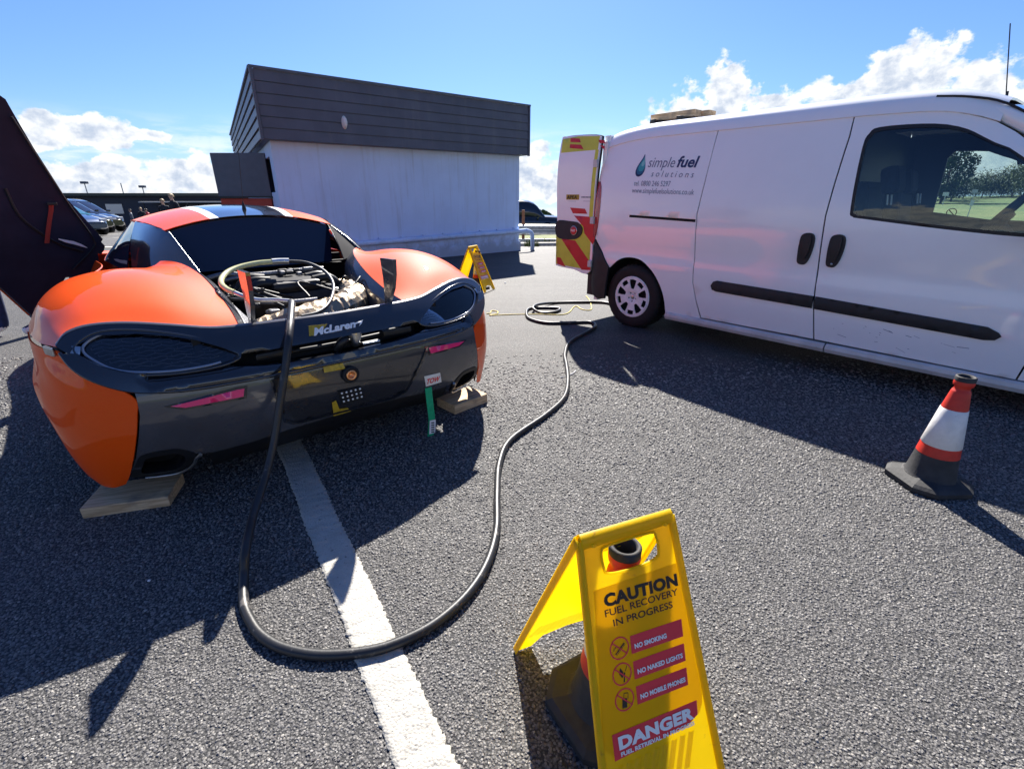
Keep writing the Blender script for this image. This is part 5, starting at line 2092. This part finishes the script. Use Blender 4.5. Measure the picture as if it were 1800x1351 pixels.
# side glass
side = [
    [(.565, 1.93, 1.138), (.572, 2.25, 1.13), (.56, 2.6, 1.09), (.60, 2.9, 1.0), (.68, 3.3, .86)],
    [(.62, 1.83, 1.04), (.65, 2.2, 1.03), (.66, 2.6, 1.0), (.68, 2.9, .93), (.72, 3.3, .83)],
    [(.69, 1.62, .88), (.75, 2.1, .88), (.78, 2.6, .86), (.78, 3.0, .83), (.76, 3.4, .80)],
]
pair('side_window', side, M['glass_dark'])
# ---- body side, front wings, nose (mostly out of sight)
sidep = [
    [(.90, 1.55, .86), (.80, 2.1, .865), (.83, 2.7, .85), (.86, 3.2, .84), (.92, 3.7, .83), (.90, 4.1, .76), (.80, 4.42, .60), (.66, 4.56, .46)],
    [(.99, 1.55, .76), (.88, 2.1, .74), (.90, 2.7, .72), (.93, 3.2, .76), (.99, 3.7, .76), (.96, 4.1, .68), (.86, 4.44, .52), (.70, 4.60, .38)],
    [(1.0, 1.6, .55), (.93, 2.1, .50), (.94, 2.7, .48), (.96, 3.15, .60), (1.0, 3.7, .71), (.98, 4.1, .60), (.88, 4.45, .42), (.72, 4.62, .30)],
    [(.99, 1.62, .25), (.96, 2.1, .22), (.96, 2.7, .20), (.96, 3.1, .30), (.99, 3.40, .60), (.97, 4.15, .45), (.88, 4.44, .30), (.72, 4.62, .20)],
]
pair('body_side', sidep, M['orange'])
b = MB()
rows = []
for (v, hw, z) in ((3.35, .86, .835), (3.7, .92, .83), (4.05, .90, .75), (4.35, .82, .62), (4.56, .66, .47), (4.64, .60, .36), (4.62, .60, .22)):
    rows.append([(hw * (j / 6 - 1), v + .04 * (1 - (j / 6 - 1) ** 2), z - .05 * (1 - abs(j / 6 - 1)) * (v < 4.3)) for j in range(13)])
b.grid(cr(rows, 3), .01)
b.obj('front_bonnet', M['orange'], car)
b = MB()
b.box((0, 2.5, .22), (1.7, 3.9, .14))
b.box((0, 2.4, .55), (1.1, 1.9, .6))
b.box((0, 3.9, .45), (1.2, .9, .45))
b.obj('underbody', M['matt_black'], car)
b = MB()
b.box((0, 1.62, .65), (1.2, .03, .5))
b.obj('cabin_bulkhead', M['matt_black'], car)
# wheels
for (v, rr_, ww) in ((.97, .345, .28), (3.70, .335, .23)):
    for s in (-1, 1):
        w_ = MB().lathe([(.25, 0), (.27, -.008), (rr_ - .02, -.008), (rr_, .02), (rr_, ww - .02), (rr_ - .02, ww), (.25, ww)], 40, (0, 0, 0), 'X').obj('wheel', M['rubber'], car, (s * 1.045, v, rr_), (0, 0, 0 if s < 0 else math.pi))
        MB().lathe([(.252, .0), (.24, .01), (.235, .10), (.2, .12), (0, .12)], 30, (0, 0, 0), 'X').obj('rim', M['satin_black'], w_)
        b = MB()
        for k in range(10):
            a = 2 * math.pi * k / 10
            b.box((.02, .14 * math.cos(a), .14 * math.sin(a)), (.02, .21, .022), rot=Matrix.Rotation(a, 3, 'X'))
        b.obj('spoke', M['satin_black'], w_)
# door mirror on the far side
MB().bbox((.98, 3.05, .92), (.20, .10, .12), .04).obj('door_mirror', M['orange'], car)
# aerial on the roof
b = MB()
b.lathe([(.014, 0), (.012, .02), (.006, .045), (.002, .06)], 10, (.0, 1.56, 1.205))
b.tube([(.0, 1.56, 1.25), (.03, 1.52, 1.62)], .0017, 5, 0)
b.obj('aerial', M['satin_black'], car)

# ---- raised left-hand door seen from inside
dA = c_v(182, 440, 2.75)       # front upper corner near the pillar
dB = c_v(60, 558, 2.55)
dE = c_v(180, 420, 2.75)
dT = c_v(12, 175, 2.45)
dN = (dB - dA) / np.linalg.norm(dB - dA)
up_ = (dT - dE)
up_ -= dN * (up_ @ dN)
up_ /= np.linalg.norm(up_)
nrm = np.cross(dN, up_)
nrm /= np.linalg.norm(nrm)


def dplane(px, py):
    d = cray(px, py)
    t = ((dA - CC) @ nrm) / (d @ nrm)
    q = CC + d * t - dA
    return (float(q @ dN), float(q @ up_))


def dm_(a, b_, o):
    h = .035 * math.exp(-((a - .25) / .18) ** 2) + .012 * math.sin(b_ * 5)
    q = dA + dN * a + up_ * b_ - nrm * (o + h) * dsg
    return tuple(q)


dsg = 1.0 if nrm @ (CC - dA) < 0 else -1.0
# the skin: traced where it shows, carried on past the picture's edge to the door's full length
vis = [(182, 440), (176, 447), (170, 443), (172, 462), (165, 478), (110, 486), (88, 530), (60, 558)]
V2 = [dplane(*p) for p in vis]
e0, e1, e2 = dplane(180, 420), dplane(112, 345), dplane(60, 260)
top = [dplane(12, 175), dplane(2, 168)]
L_ = V2 + [dplane(0, 505), (dplane(0, 505)[0] + .03, dplane(0, 505)[1] + .25), (.62, 1.10), (.50, 1.28), (.25, 1.36)] + [top[1], top[0], e2, e1, e0, dplane(177, 425), dplane(184, 432)]
door = MB().sheet(L_, dm_, .05, .03).obj('raised_door', pbr('door_trim_black', (.030, .030, .052), .65, spec=.15, noise=.35, nscale=2.5, bump=.1, bscale=120), car)
MB().sheet(L_, lambda a, b_, o: dm_(a, b_, o - .055), .06, .012).obj('door_outer_skin', M['orange'], door)
# inner shut-line ridge following the edge, pocket line
b = MB()
b.tube([dm_(*dplane(px, py), .012) for (px, py) in ((20, 205), (70, 285), (118, 360), (160, 418), (158, 436), (120, 470))], .006, 8, 5)
b.obj('door_edge_moulding', M['satin_black'], door)
b = MB()
b.tube([dm_(*dplane(px, py), .006) for (px, py) in ((5, 330), (25, 375), (60, 405), (100, 428), (140, 440))], .008, 8, 5)
b.obj('door_card_seam', M['satin_black'], door)
b = MB()
rows = []
for (px, py) in ((84, 356), (83, 368), (80, 380), (77, 392), (74, 405), (71, 424)):
    w_ = 4.5
    rows.append([dm_(*dplane(px - w_, py), .02), dm_(*dplane(px, py), .026), dm_(*dplane(px + w_, py), .02)])
b.grid(rows, .003)
b.obj('pull_strap', pbr('red_webbing', (.30, .035, .02), .8, bump=.3, bscale=300), door)
MB().bbox((0, 0, 0), (.05, .02, .02), .005).obj('strap_anchor', M['satin_black'], door, dm_(*dplane(84, 356), .03))
b = MB()
rows = []
for i, (px, py) in enumerate(((92, 417), (105, 421), (120, 424), (135, 429), (145, 433))):
    h = (1.0, 2.4, 2.8, 2.2, .6)[i]
    rows.append([dm_(*dplane(px - .5, py - h), .022), dm_(*dplane(px + .5, py + h), .022)])
b.grid(rows, .006)
b.obj('sill_light_strip', M['label_white'], door)
# ------------------------------------------------------------------ blocks, hoses, cones, signs, people
def block(name, pxs, zh, size, label, roll=0.0):
    pass


wm = M['wood']


def put_block(px_near, px_far, w_, h, d_, label):
    a = np.array(G(*px_near)[:2])
    c = np.array(G(*px_far)[:2])
    ang = math.atan2(c[1] - a[1], c[0] - a[0])
    L = np.linalg.norm(c - a)
    dv = np.array([-math.sin(ang), math.cos(ang)])
    m_ = (a + c) / 2 + dv * d_ / 2
    o = MB().bbox((0, 0, 0), (L, d_, h), .004).obj('wood_block', wm, None, (m_[0], m_[1], h / 2 + .001), (0, 0, ang))
    tag(o, label, 'wood block', 'timber blocks under the rear corners of the sports car')
    return o


put_block((146, 912), (300, 889), 0, .050, .20, 'flat pale wood block under the left rear corner of the sports car')
put_block((800, 729), (857, 707), 0, .062, .19, 'thicker wood block under the right rear corner with its end in the sun')

# ---- black hose from the engine bay over the tail and across the asphalt to the van
def cw(u, v, z):
    p = CO + crt * u + cfw * v
    return (p[0], p[1], z)


def cw_px(px, py, v):
    P = c_v(px, py, v)
    return cw(*P)


HR = .0165
hp_ = [cw_px(500, 540, .60), cw_px(512, 531, .36), cw_px(512, 548, .22), cw_px(508, 590, .06), cw_px(501, 650, .005), cw_px(492, 710, -.02), cw_px(482, 775, -.045), cw_px(466, 840, -.10)]
hp_ += [cw_px(447, 900, -.20)]
gp = [(432, 965), (428, 1010), (430, 1060), (442, 1095), (462, 1118), (500, 1138), (560, 1151), (640, 1146), (700, 1128), (762, 1096), (822, 1046), (856, 990), (872, 930), (875, 870), (877, 815), (898, 772), (958, 730), (990, 700), (999, 670), (996, 640),
      (992, 622), (1003, 602), (1035, 582), (1046, 572), (1038, 566), (1000, 568), (960, 567), (932, 559), (924, 550), (932, 543), (955, 540), (980, 541), (984, 546), (968, 550), (948, 548), (938, 541), (945, 536), (975, 532), (1020, 530), (1062, 532), (1085, 540)]
for i, (x, y) in enumerate(gp):
    z = HR
    if (x, y) in ((932, 543), (938, 541), (945, 536)):
        z = HR + (.03 if (x, y) != (932, 543) else 0)
    if i == 0:
        z = .10
    if i == 1:
        z = .035
    hp_.append(G(x + 1.2 * math.sin(i * 2.3), y + 1.0 * math.sin(i * 1.7), z))
o = MB().tube(hp_, HR, 14, 6).obj('black_hose', M['hose'])
tag(o, 'long black rubber hose from the engine bay looping over the asphalt to the van', 'hose')

# ---- coiled sampling hose resting in the engine bay: clear yellowed half, black half, metal coupling
n0 = c_v(485, 550, .27)
f0 = c_v(485, 457, .88)
e1v = (f0 - n0)
pn = np.cross(np.array([1.0, 0, 0]), e1v)
pn /= np.linalg.norm(pn)


def rpx(px, py):
    d = cray(px, py)
    t = ((n0 - CC) @ pn) / (d @ pn)
    P = CC + d * t
    return cw(*P)


coil = empty('coiled_hose', cw(-.1, .45, .9))
tag(coil, 'clear and black fuel hose coiled above the open engine bay', 'hose')


def rel(p):
    return tuple(np.array(p) - np.array(cw(-.1, .45, .9)))


L1 = [(480, 460), (455, 462), (425, 468), (402, 477), (390, 489), (390, 500), (400, 509), (412, 514)]
L2 = [(412, 514), (432, 522), (455, 527), (480, 527), (512, 529)]
L3 = [(505, 459), (535, 461), (560, 470), (577, 483), (586, 500), (584, 520), (574, 538), (556, 550), (530, 556)]
b = MB().tube([rel(rpx(*p)) for p in L1], .0135, 10, 5)
b.obj('clear_hose', M['clear_hose'], coil)
MB().tube([rel(rpx(*p)) for p in L2], .010, 10, 5).obj('braided_hose', M['silver'], coil)
MB().tube([rel(rpx(*p)) for p in L3], .009, 10, 5).obj('black_hose_loop', M['hose'], coil)
MB().tube([rel(rpx(*p)) for p in ((478, 460), (492, 459), (508, 459))], .017, 10, 2).obj('coupling', M['silver'], coil)

# ---- thin yellow earthing cord
o = MB().tube([G(x, y, .006) for x, y in ((855, 551), (862, 550), (864, 546), (874, 547), (874, 551), (860, 554), (885, 553), (915, 552), (950, 552), (985, 553), (1000, 549), (1008, 540), (1014, 538), (1022, 543), (1035, 545), (1040, 541), (1036, 527), (1030, 520))], .0055, 6, 5).obj('yellow_cord', M['yellow_wire'])
tag(o, 'thin yellow cord lying across the ground behind the sports car', 'cord')
# white cable tie ends near the hose
o = MB().tube([G(x, y, .006) for x, y in ((985, 663), (998, 660), (1008, 655), (1012, 651))], .0035, 5, 4).obj('string', M['label_white'])
tag(o, 'short white string lying under the black hose by the van shadow', 'string')
# litter
for k, (x, y, s, lab) in enumerate(((262, 1020, .006, 'tiny white fragment lying in the shadow of the sports car'), (888, 497, .02, 'small white scrap lying by the far caution sign'))):
    q = rock(s, 60 + k)
    o = q.obj('litter_scrap', M['label_white'], None, G(x, y, s * .4))
    tag(o, lab, 'litter')


# ---- cones
def make_cone(loc, rz, label):
    c = empty('traffic_cone', loc, rz)
    tag(c, label, 'traffic cone', 'red and white traffic cones')
    b = MB()
    ba = .150
    # eight-sided moulded base, thicker at the corners
    o1 = [(ba, -ba * .55), (ba, ba * .55), (ba * .55, ba), (-ba * .55, ba), (-ba, ba * .55), (-ba, -ba * .55), (-ba * .55, -ba), (ba * .55, -ba)]
    rings = []
    for (k, z) in ((.97, 0), (1.0, .008), (1.0, .028), (.90, .040), (.66, .050), (.60, .056)):
        rings.append([(p[0] * k, p[1] * k, z) for p in o1])
    b.loft(rings, smooth=False)
    b.obj('base', M['cone_black'], c)
    H_ = .55

    def rad(z):
        return .098 - (.098 - .034) * (z - .05) / (.49 - .05)
    MB().lathe([(.106, .050), (rad(.06), .062), (rad(.165), .165)], 32).obj('lower_skirt', M['cone_black'], c)
    MB().lathe([(rad(.165) + .001, .165), (rad(.215) + .001, .215)], 32).obj('red_band', M['cone_red'], c)
    MB().lathe([(rad(.215) + .001, .213), (rad(.215) + .003, .215), (rad(.395) + .003, .395), (rad(.395) + .001, .397)], 32).obj('reflective_sleeve', M['cone_white'], c)
    MB().lathe([(rad(.395) + .001, .397), (rad(.478), .478), (.033, .486), (.029, .49), (.029, .503), (.036, .508), (.038, .520), (.037, .532)], 32).obj('tip', M['cone_red'], c)
    MB().lathe([(.0375, .530), (.0380, .548), (.034, .553), (.027, .550), (.024, .52), (.024, .40)], 32).obj('rim', M['cone_black'], c)
    return c


make_cone((2.025, 1.965, .0), R(2), 'red and white traffic cone standing alone at the edge of the van shadow')
make_cone((.262, .874, .0), R(30), 'red and white traffic cone inside the near yellow caution sign')
c3 = make_cone((-.50, 7.12, 0), R(50), 'red and white traffic cone inside the far yellow caution sign')


# ---- yellow caution signs
def make_sign(A, w_, n_, label, text=True):
    """A: left end of the ridge, w_: along the ridge, n_: horizontal direction in which the front leaf leans out"""
    A = np.array(A, float)
    w_ = np.array([*w_, 0.0])
    w_ /= np.linalg.norm(w_)
    n_ = np.array([*n_, 0.0])
    n_ /= np.linalg.norm(n_)
    base = A + w_ * .125
    sg = empty('caution_sign', (base[0], base[1], 0), 0)
    tag(sg, label, 'sign', 'yellow folding caution signs')
    O = np.array([base[0], base[1], 0.0])
    for front in (True, False):
        nn = n_ if front else -n_
        m = nn * .264 - np.array([0, 0, .62])
        m /= np.linalg.norm(m)
        out = np.cross(w_, m)
        if out @ nn < 0:
            out = -out
        tl = .02

        def pm(a, b_, o, A=A, m=m, out=out):
            a = a - .125
            P = A + w_ * (a + .125) + m * b_ + out * o - O
            return tuple(P)
        W = .248

        def ed(b_):
            return -.032 * b_ / .62, W + .036 * b_ / .62
        q = []
        B = .668
        outl = [(.004, .0), (W - .004, 0)]
        for bb in (.2, .4, .6, B):
            outl.append((ed(bb)[1], bb))
        outl += [(W - .02, B), (W - .045, .60), (.125, .585), (.045, .60), (.02, B), (ed(B)[0], B)]
        for bb in (.6, .4, .2):
            outl.append((ed(bb)[0], bb))
        slot = [tuple(p) for p in cr([(.052, .042), (.07, .032), (.18, .032), (.196, .042), (.198, .07), (.188, .092), (.125, .098), (.062, .092), (.052, .075)], 3, True)]
        leaf = MB().sheet(outl, lambda a, b_, o: pm(a, b_, o), .04, .004, holes=[slot], smooth=False).obj('front_leaf' if front else 'back_leaf', M['sign_yellow'], sg)
        # raised rims
        b = MB()
        for sd in (0, 1):
            rows = []
            for bb in np.linspace(.005, B, 12):
                e = ed(bb)[sd] + (.0 if sd else 0)
                s_ = 1 if sd == 0 else -1
                rows.append([pm(e, bb, -.012), pm(e, bb, .008), pm(e + s_ * .009, bb, .008), pm(e + s_ * .012, bb, 0)])
            b.grid(rows, .002)
        b.obj('rim', M['sign_yellow'], leaf)
        b = MB()
        b.grid([[pm(a, -.004, -.006), pm(a, -.008, .003), pm(a, .004, .010), pm(a, .018, .009), pm(a, .024, .001)] for a in np.linspace(.004, W - .004, 8)], .002)
        b.obj('top_rail', M['sign_yellow'], leaf)
        # rim of the hand hole
        b = MB().tube([pm(p[0], p[1], .001) for p in slot], .0032, 6, 0, closed=True)
        b.obj('hand_hole_rim', M['sign_yellow'], leaf)
        # moulded ribs low down
        b = MB()
        for k in range(9):
            a = .015 + k * .024
            b.grid([[pm(a + (bb - .50) * -.35, bb, 0), pm(a + .004 + (bb - .50) * -.35, bb, .003), pm(a + .012 + (bb - .50) * -.35, bb, .003), pm(a + .016 + (bb - .50) * -.35, bb, 0)] for bb in (.50, .53, .575)], 0)
        b.obj('rib', M['sign_yellow'], leaf)
        if front:
            for a in (.03, W - .03):
                b = MB()
                b.lathe([(.007, 0), (.0065, .003), (0, .004)], 10)
                o = b.obj('rivet', M['sign_yellow'], leaf)
                o.location = pm(a, .02, .010)
            lab = MB().sheet([(.020, .118), (W - .008, .118), (W + .010, .43), (W + .006, .452), (W - .006, .470), (.008, .472), (-.008, .455), (-.010, .43)], lambda a, b_, o: pm(a, b_, o + .0012), .05, .0008, smooth=False).obj('label', M['sign_label'], leaf)
            if text:
                tilt = .045

                def T(s_, b0, x0, x1, size, mat, bold=0.0, nm='lettering', off=.0022):
                    V, F = text_mesh(s_, size, 0, bold, 1.06 if bold > .001 else 1.0)
                    x_ = [v[0] for v in V]
                    k = (x1 - x0) / (max(x_) - min(x_))
                    mn = min(x_)
                    bb = MB()
                    bb.add([pm(x0 + (v[0] - mn) * k, b0 - v[1] + tilt * (x0 + (v[0] - mn) * k - .04), off) for v in V], F)
                    return bb.obj(nm, mat, lab)
                T('CAUTION', .158, .040, .236, .036, M['ink'], .0020)
                T('FUEL RECOVERY', .180, .038, .232, .0215, M['ink'], .0003)
                T('IN PROGRESS', .205, .055, .213, .0215, M['ink'], .0003)
                for k, (b0, s_) in enumerate(((.237, 'NO SMOKING'), (.293, 'NO NAKED LIGHTS'), (.348, 'NO MOBILE PHONES'))):
                    x0, x1 = .091 - .002 * k, .231 - .003 * k
                    MB().sheet([(x0, b0 + .002), (x1, b0 + .008), (x1 - .002, b0 + .048), (x0 - .002, b0 + .041)], lambda a, b_, o: pm(a, b_, o + .0022), .05, .0004, smooth=False).obj('red_strip', M['ink_red'], lab)
                    T(s_, b0 + .029, x0 + .007, x0 + (.093 if k == 0 else .130), .0145, M['label_white'], .0006, off=.0034)
                    cx, cy, rr_ = .061 - .003 * k, b0 + .0185, .0245
                    b = MB()
                    b.sheet([(cx + rr_ * math.cos(t), cy + rr_ * math.sin(t)) for t in np.linspace(0, 6.283, 33)[:-1]], lambda a, b_, o: pm(a, b_, o + .0022), .05, .0004,
                            holes=[[(cx + (rr_ - .003) * math.cos(t), cy + (rr_ - .003) * math.sin(t)) for t in np.linspace(0, 6.283, 33)[:-1]]], smooth=False)
                    d_ = rr_ * .68
                    b.add([pm(cx - d_ - .001, cy - d_ + .001, .0036), pm(cx - d_ + .001, cy - d_ - .001, .0036), pm(cx + d_ + .001, cy + d_ - .001, .0036), pm(cx + d_ - .001, cy + d_ + .001, .0036)], [(0, 1, 2, 3)])
                    b.obj('prohibition_ring', M['ink_red'], lab)
                    b = MB()

                    def bar(x0_, y0_, x1_, y1_, hw):
                        L = math.hypot(x1_ - x0_, y1_ - y0_)
                        nx, ny = -(y1_ - y0_) / L * hw, (x1_ - x0_) / L * hw
                        b.add([pm(cx + x0_ + nx, cy + y0_ + ny, .0028), pm(cx + x0_ - nx, cy + y0_ - ny, .0028), pm(cx + x1_ - nx, cy + y1_ - ny, .0028), pm(cx + x1_ + nx, cy + y1_ + ny, .0028)], [(0, 1, 2, 3)])
                    if k == 0:
                        bar(-.012, .010, .013, -.008, .0016)
                        bar(-.010, .013, .015, -.005, .0006)
                        for t in (0, 1, 2):
                            bar(-.016 + .003 * t, .002 - .002 * t, -.013 + .003 * t, -.005 - .002 * t, .0006)
                    elif k == 1:
                        bar(.002, .018, .006, -.002, .0016)
                        b.add([pm(cx - .008, cy - .004, .0028), pm(cx - .002, cy + .008, .0028), pm(cx + .004, cy + .004, .0028), pm(cx + .002, cy - .006, .0028), pm(cx - .003, cy - .015, .0028)], [(0, 1, 2, 3, 4)])
                        bar(.008, -.004, .014, -.014, .0007)
                    else:
                        b.add([pm(cx - .009, cy + .016, .0028), pm(cx + .003, cy + .018, .0028), pm(cx + .006, cy - .002, .0028), pm(cx - .006, cy - .004, .0028)], [(0, 1, 2, 3)])
                        bar(-.002, -.004, 0, -.014, .0008)
                        bar(0, -.014, .010, -.012, .0008)
                        bar(.010, -.012, .008, 0, .0008)
                    b.obj('pictogram', M['ink'], lab)
                MB().sheet([(.012, .428), (.240, .438), (.237, .470), (.205, .4845), (.010, .484)], lambda a, b_, o: pm(a, b_, o + .0022), .05, .0004, smooth=False).obj('danger_strip', M['ink_red'], lab)
                T('DANGER', .464, .024, .226, .036, M['label_white'], .0020, off=.0034)
                T('FUEL RETRIEVAL IN PROGRESS', .480, .026, .224, .0125, M['label_white'], .0005, off=.0034)
    return sg
    b = MB()
    b.tube([tuple(A + w_ * .0 + n_ * .15 * s_ - np.array([0, 0, .62 * .57]) - O) for s_ in (-1, 1)], .003, 5, 0)
    b.obj('stay_cord', M['satin_black'], sg)
    return sg


make_sign((.139, .812, .62), (.925, .378), (.378, -.925), 'yellow caution sign with fuel recovery lettering standing nearest the camera')
make_sign((-.615, 6.90, .62), (.42, .907), (.907, -.42), 'faded yellow caution sign beyond the right rear wing of the sports car', text=True)


# ------------------------------------------------------------------ people
def person(loc, rz, label, h=1.72, top='cloth_dark', legs='denim', hair='hair_dark', pose=None, shoe='label_white'):
    root = empty('person', loc, rz)
    tag(root, label, 'person')
    k = h / 1.75
    J = {'pel': (0, 0, .95), 'waist': (0, .0, 1.08), 'chest': (0, .01, 1.30), 'neck': (0, 0, 1.48), 'nk2': (0, .01, 1.55), 'hd': (0, .025, 1.64), 'hd2': (0, .02, 1.72)}
    R_ = {'pel': (.155, .12), 'waist': (.14, .105), 'chest': (.165, .115), 'neck': (.07, .06), 'nk2': (.052, .055), 'hd': (.078, .095), 'hd2': (.06, .075)}
    E_ = [('pel', 'waist'), ('waist', 'chest'), ('chest', 'neck'), ('neck', 'nk2'), ('nk2', 'hd'), ('hd', 'hd2')]
    for s, n in ((1, 'r'), (-1, 'l')):
        st = (pose or {}).get('stride', .04) * s
        J.update({'hip' + n: (.095 * s, 0, .88), 'kn' + n: (.11 * s, .02 + st, .49), 'an' + n: (.12 * s, -.02 + st * 2.2, .09), 'toe' + n: (.14 * s, .15 + st * 2.2, .045),
                  'sh' + n: (.19 * s, 0, 1.42), 'el' + n: (.25 * s, -.03, 1.13), 'wr' + n: (.24 * s, .10, .90), 'ha' + n: (.23 * s, .15, .82)})
        R_.update({'hip' + n: (.095, .10), 'kn' + n: (.062, .065), 'an' + n: (.045, .05), 'toe' + n: (.045, .035), 'sh' + n: (.065, .065), 'el' + n: (.045, .045), 'wr' + n: (.03, .03), 'ha' + n: (.035, .02)})
        E_ += [('pel', 'hip' + n), ('hip' + n, 'kn' + n), ('kn' + n, 'an' + n), ('an' + n, 'toe' + n), ('chest', 'sh' + n), ('sh' + n, 'el' + n), ('el' + n, 'wr' + n), ('wr' + n, 'ha' + n)]
    names = list(J)
    me = bpy.data.meshes.new('person_skeleton')
    me.from_pydata([tuple(c * k for c in J[n]) for n in names], [(names.index(a), names.index(b_)) for a, b_ in E_], [])
    o = bpy.data.objects.new('body_tmp', me)
    COL.objects.link(o)
    md = o.modifiers.new('s', 'SKIN')
    for i, n in enumerate(names):
        me.skin_vertices[0].data[i].radius = tuple(c * k for c in R_[n])
    me.skin_vertices[0].data[0].use_root = True
    md2 = o.modifiers.new('ss', 'SUBSURF')
    md2.levels = 2
    md2.render_levels = 2
    dg = bpy.context.evaluated_depsgraph_get()
    dg.update()
    m2 = bpy.data.meshes.new_from_object(o.evaluated_get(dg))
    bpy.data.objects.remove(o)
    m2.name = 'body'
    m2.materials.clear()
    for mm in ('skin', top, legs, shoe):
        m2.materials.append(M[mm])
    for p in m2.polygons:
        z = p.center.z / k
        x = abs(p.center.x / k)
        mi = 0 if z > 1.50 else 1 if z > .96 else 2 if z > .085 else 3
        if z < .93 and x > .195 and z > .7:
            mi = 0
        elif x > .19 and z > .9:
            mi = 1
        p.material_index = mi
        p.use_smooth = True
    bo = bpy.data.objects.new('body', m2)
    COL.objects.link(bo)
    bo.parent = root
    # hair cap
    b = MB()
    P = []
    for i in range(7):
        t = i / 6 * 1.75
        P.append([(math.sin(t) * .098 * math.cos(a) * k, (.015 + math.sin(t) * .112 * math.sin(a) - .015 * (t > 1.2)) * k, (1.665 + .105 * math.cos(t)) * k) for a in np.linspace(math.pi * .95, 2.05 * math.pi, 15)] if False else
                 [(math.sin(t) * .092 * math.cos(a) * k, (.005 + math.sin(t) * .108 * math.sin(a)) * k, (1.66 + .115 * math.cos(t) + (.05 * max(0, math.sin(a)) if t > .9 else 0)) * k) for a in np.linspace(0, 2 * math.pi, 19)])
    b.grid(P, 0, flip=True)
    b.obj('hair', M[hair], root)
    # face: nose, ears
    b = MB()
    b.loft([[(-.012 * k, .112 * k, 1.655 * k), (.012 * k, .112 * k, 1.655 * k), (0, .115 * k, 1.69 * k)], [(-.006 * k, .135 * k, 1.645 * k), (.006 * k, .135 * k, 1.645 * k), (0, .13 * k, 1.655 * k)]], smooth=False)
    for s in (-1, 1):
        b.bbox((s * .085 * k, .01 * k, 1.65 * k), (.014, .035, .06), .006)
    b.obj('nose_and_ears', M['skin'], root)
    return root


person((-4.93, 4.62, 0), R(160), 'person in blue jeans and white-soled shoes standing at the left behind the raised door', 1.76, 'cloth_dark', 'denim', 'hair_dark', shoe='label_white')
for (px, py, Y, hd_, rz, lab, top, hair) in (
        (300, 341, 20, 0, 160, 'person in dark jacket with fair hair standing tallest beyond the car roof', 'cloth_dark', 'hair_blond'),
        (284, 350, 20.6, 0, 200, 'person in dark top with light brown hair beside the taller one beyond the car roof', 'cloth_dark', 'hair_blond'),
        (246, 365, 30, 0, 20, 'small distant person in dark clothes left of the pair beyond the car roof', 'cloth_dark', 'hair_blond'),
        (256, 367, 31, 0, 80, 'small distant person in reddish top next to the dark clothed one', 'red', 'hair_dark'),
        (228, 368, 33, 0, 120, 'distant person in grey top walking by the parked cars', 'shutter', 'hair_dark')):
    d = ray(px, py)
    x = d[0] / d[1] * Y
    zt = CAMH + d[2] / d[1] * Y
    g0 = gz(x, Y)
    person((x, Y, g0), R(rz), lab, max(1.3, zt - g0 + .0), top, 'cloth_dark', hair, pose={'stride': .08}, shoe='cloth_dark')
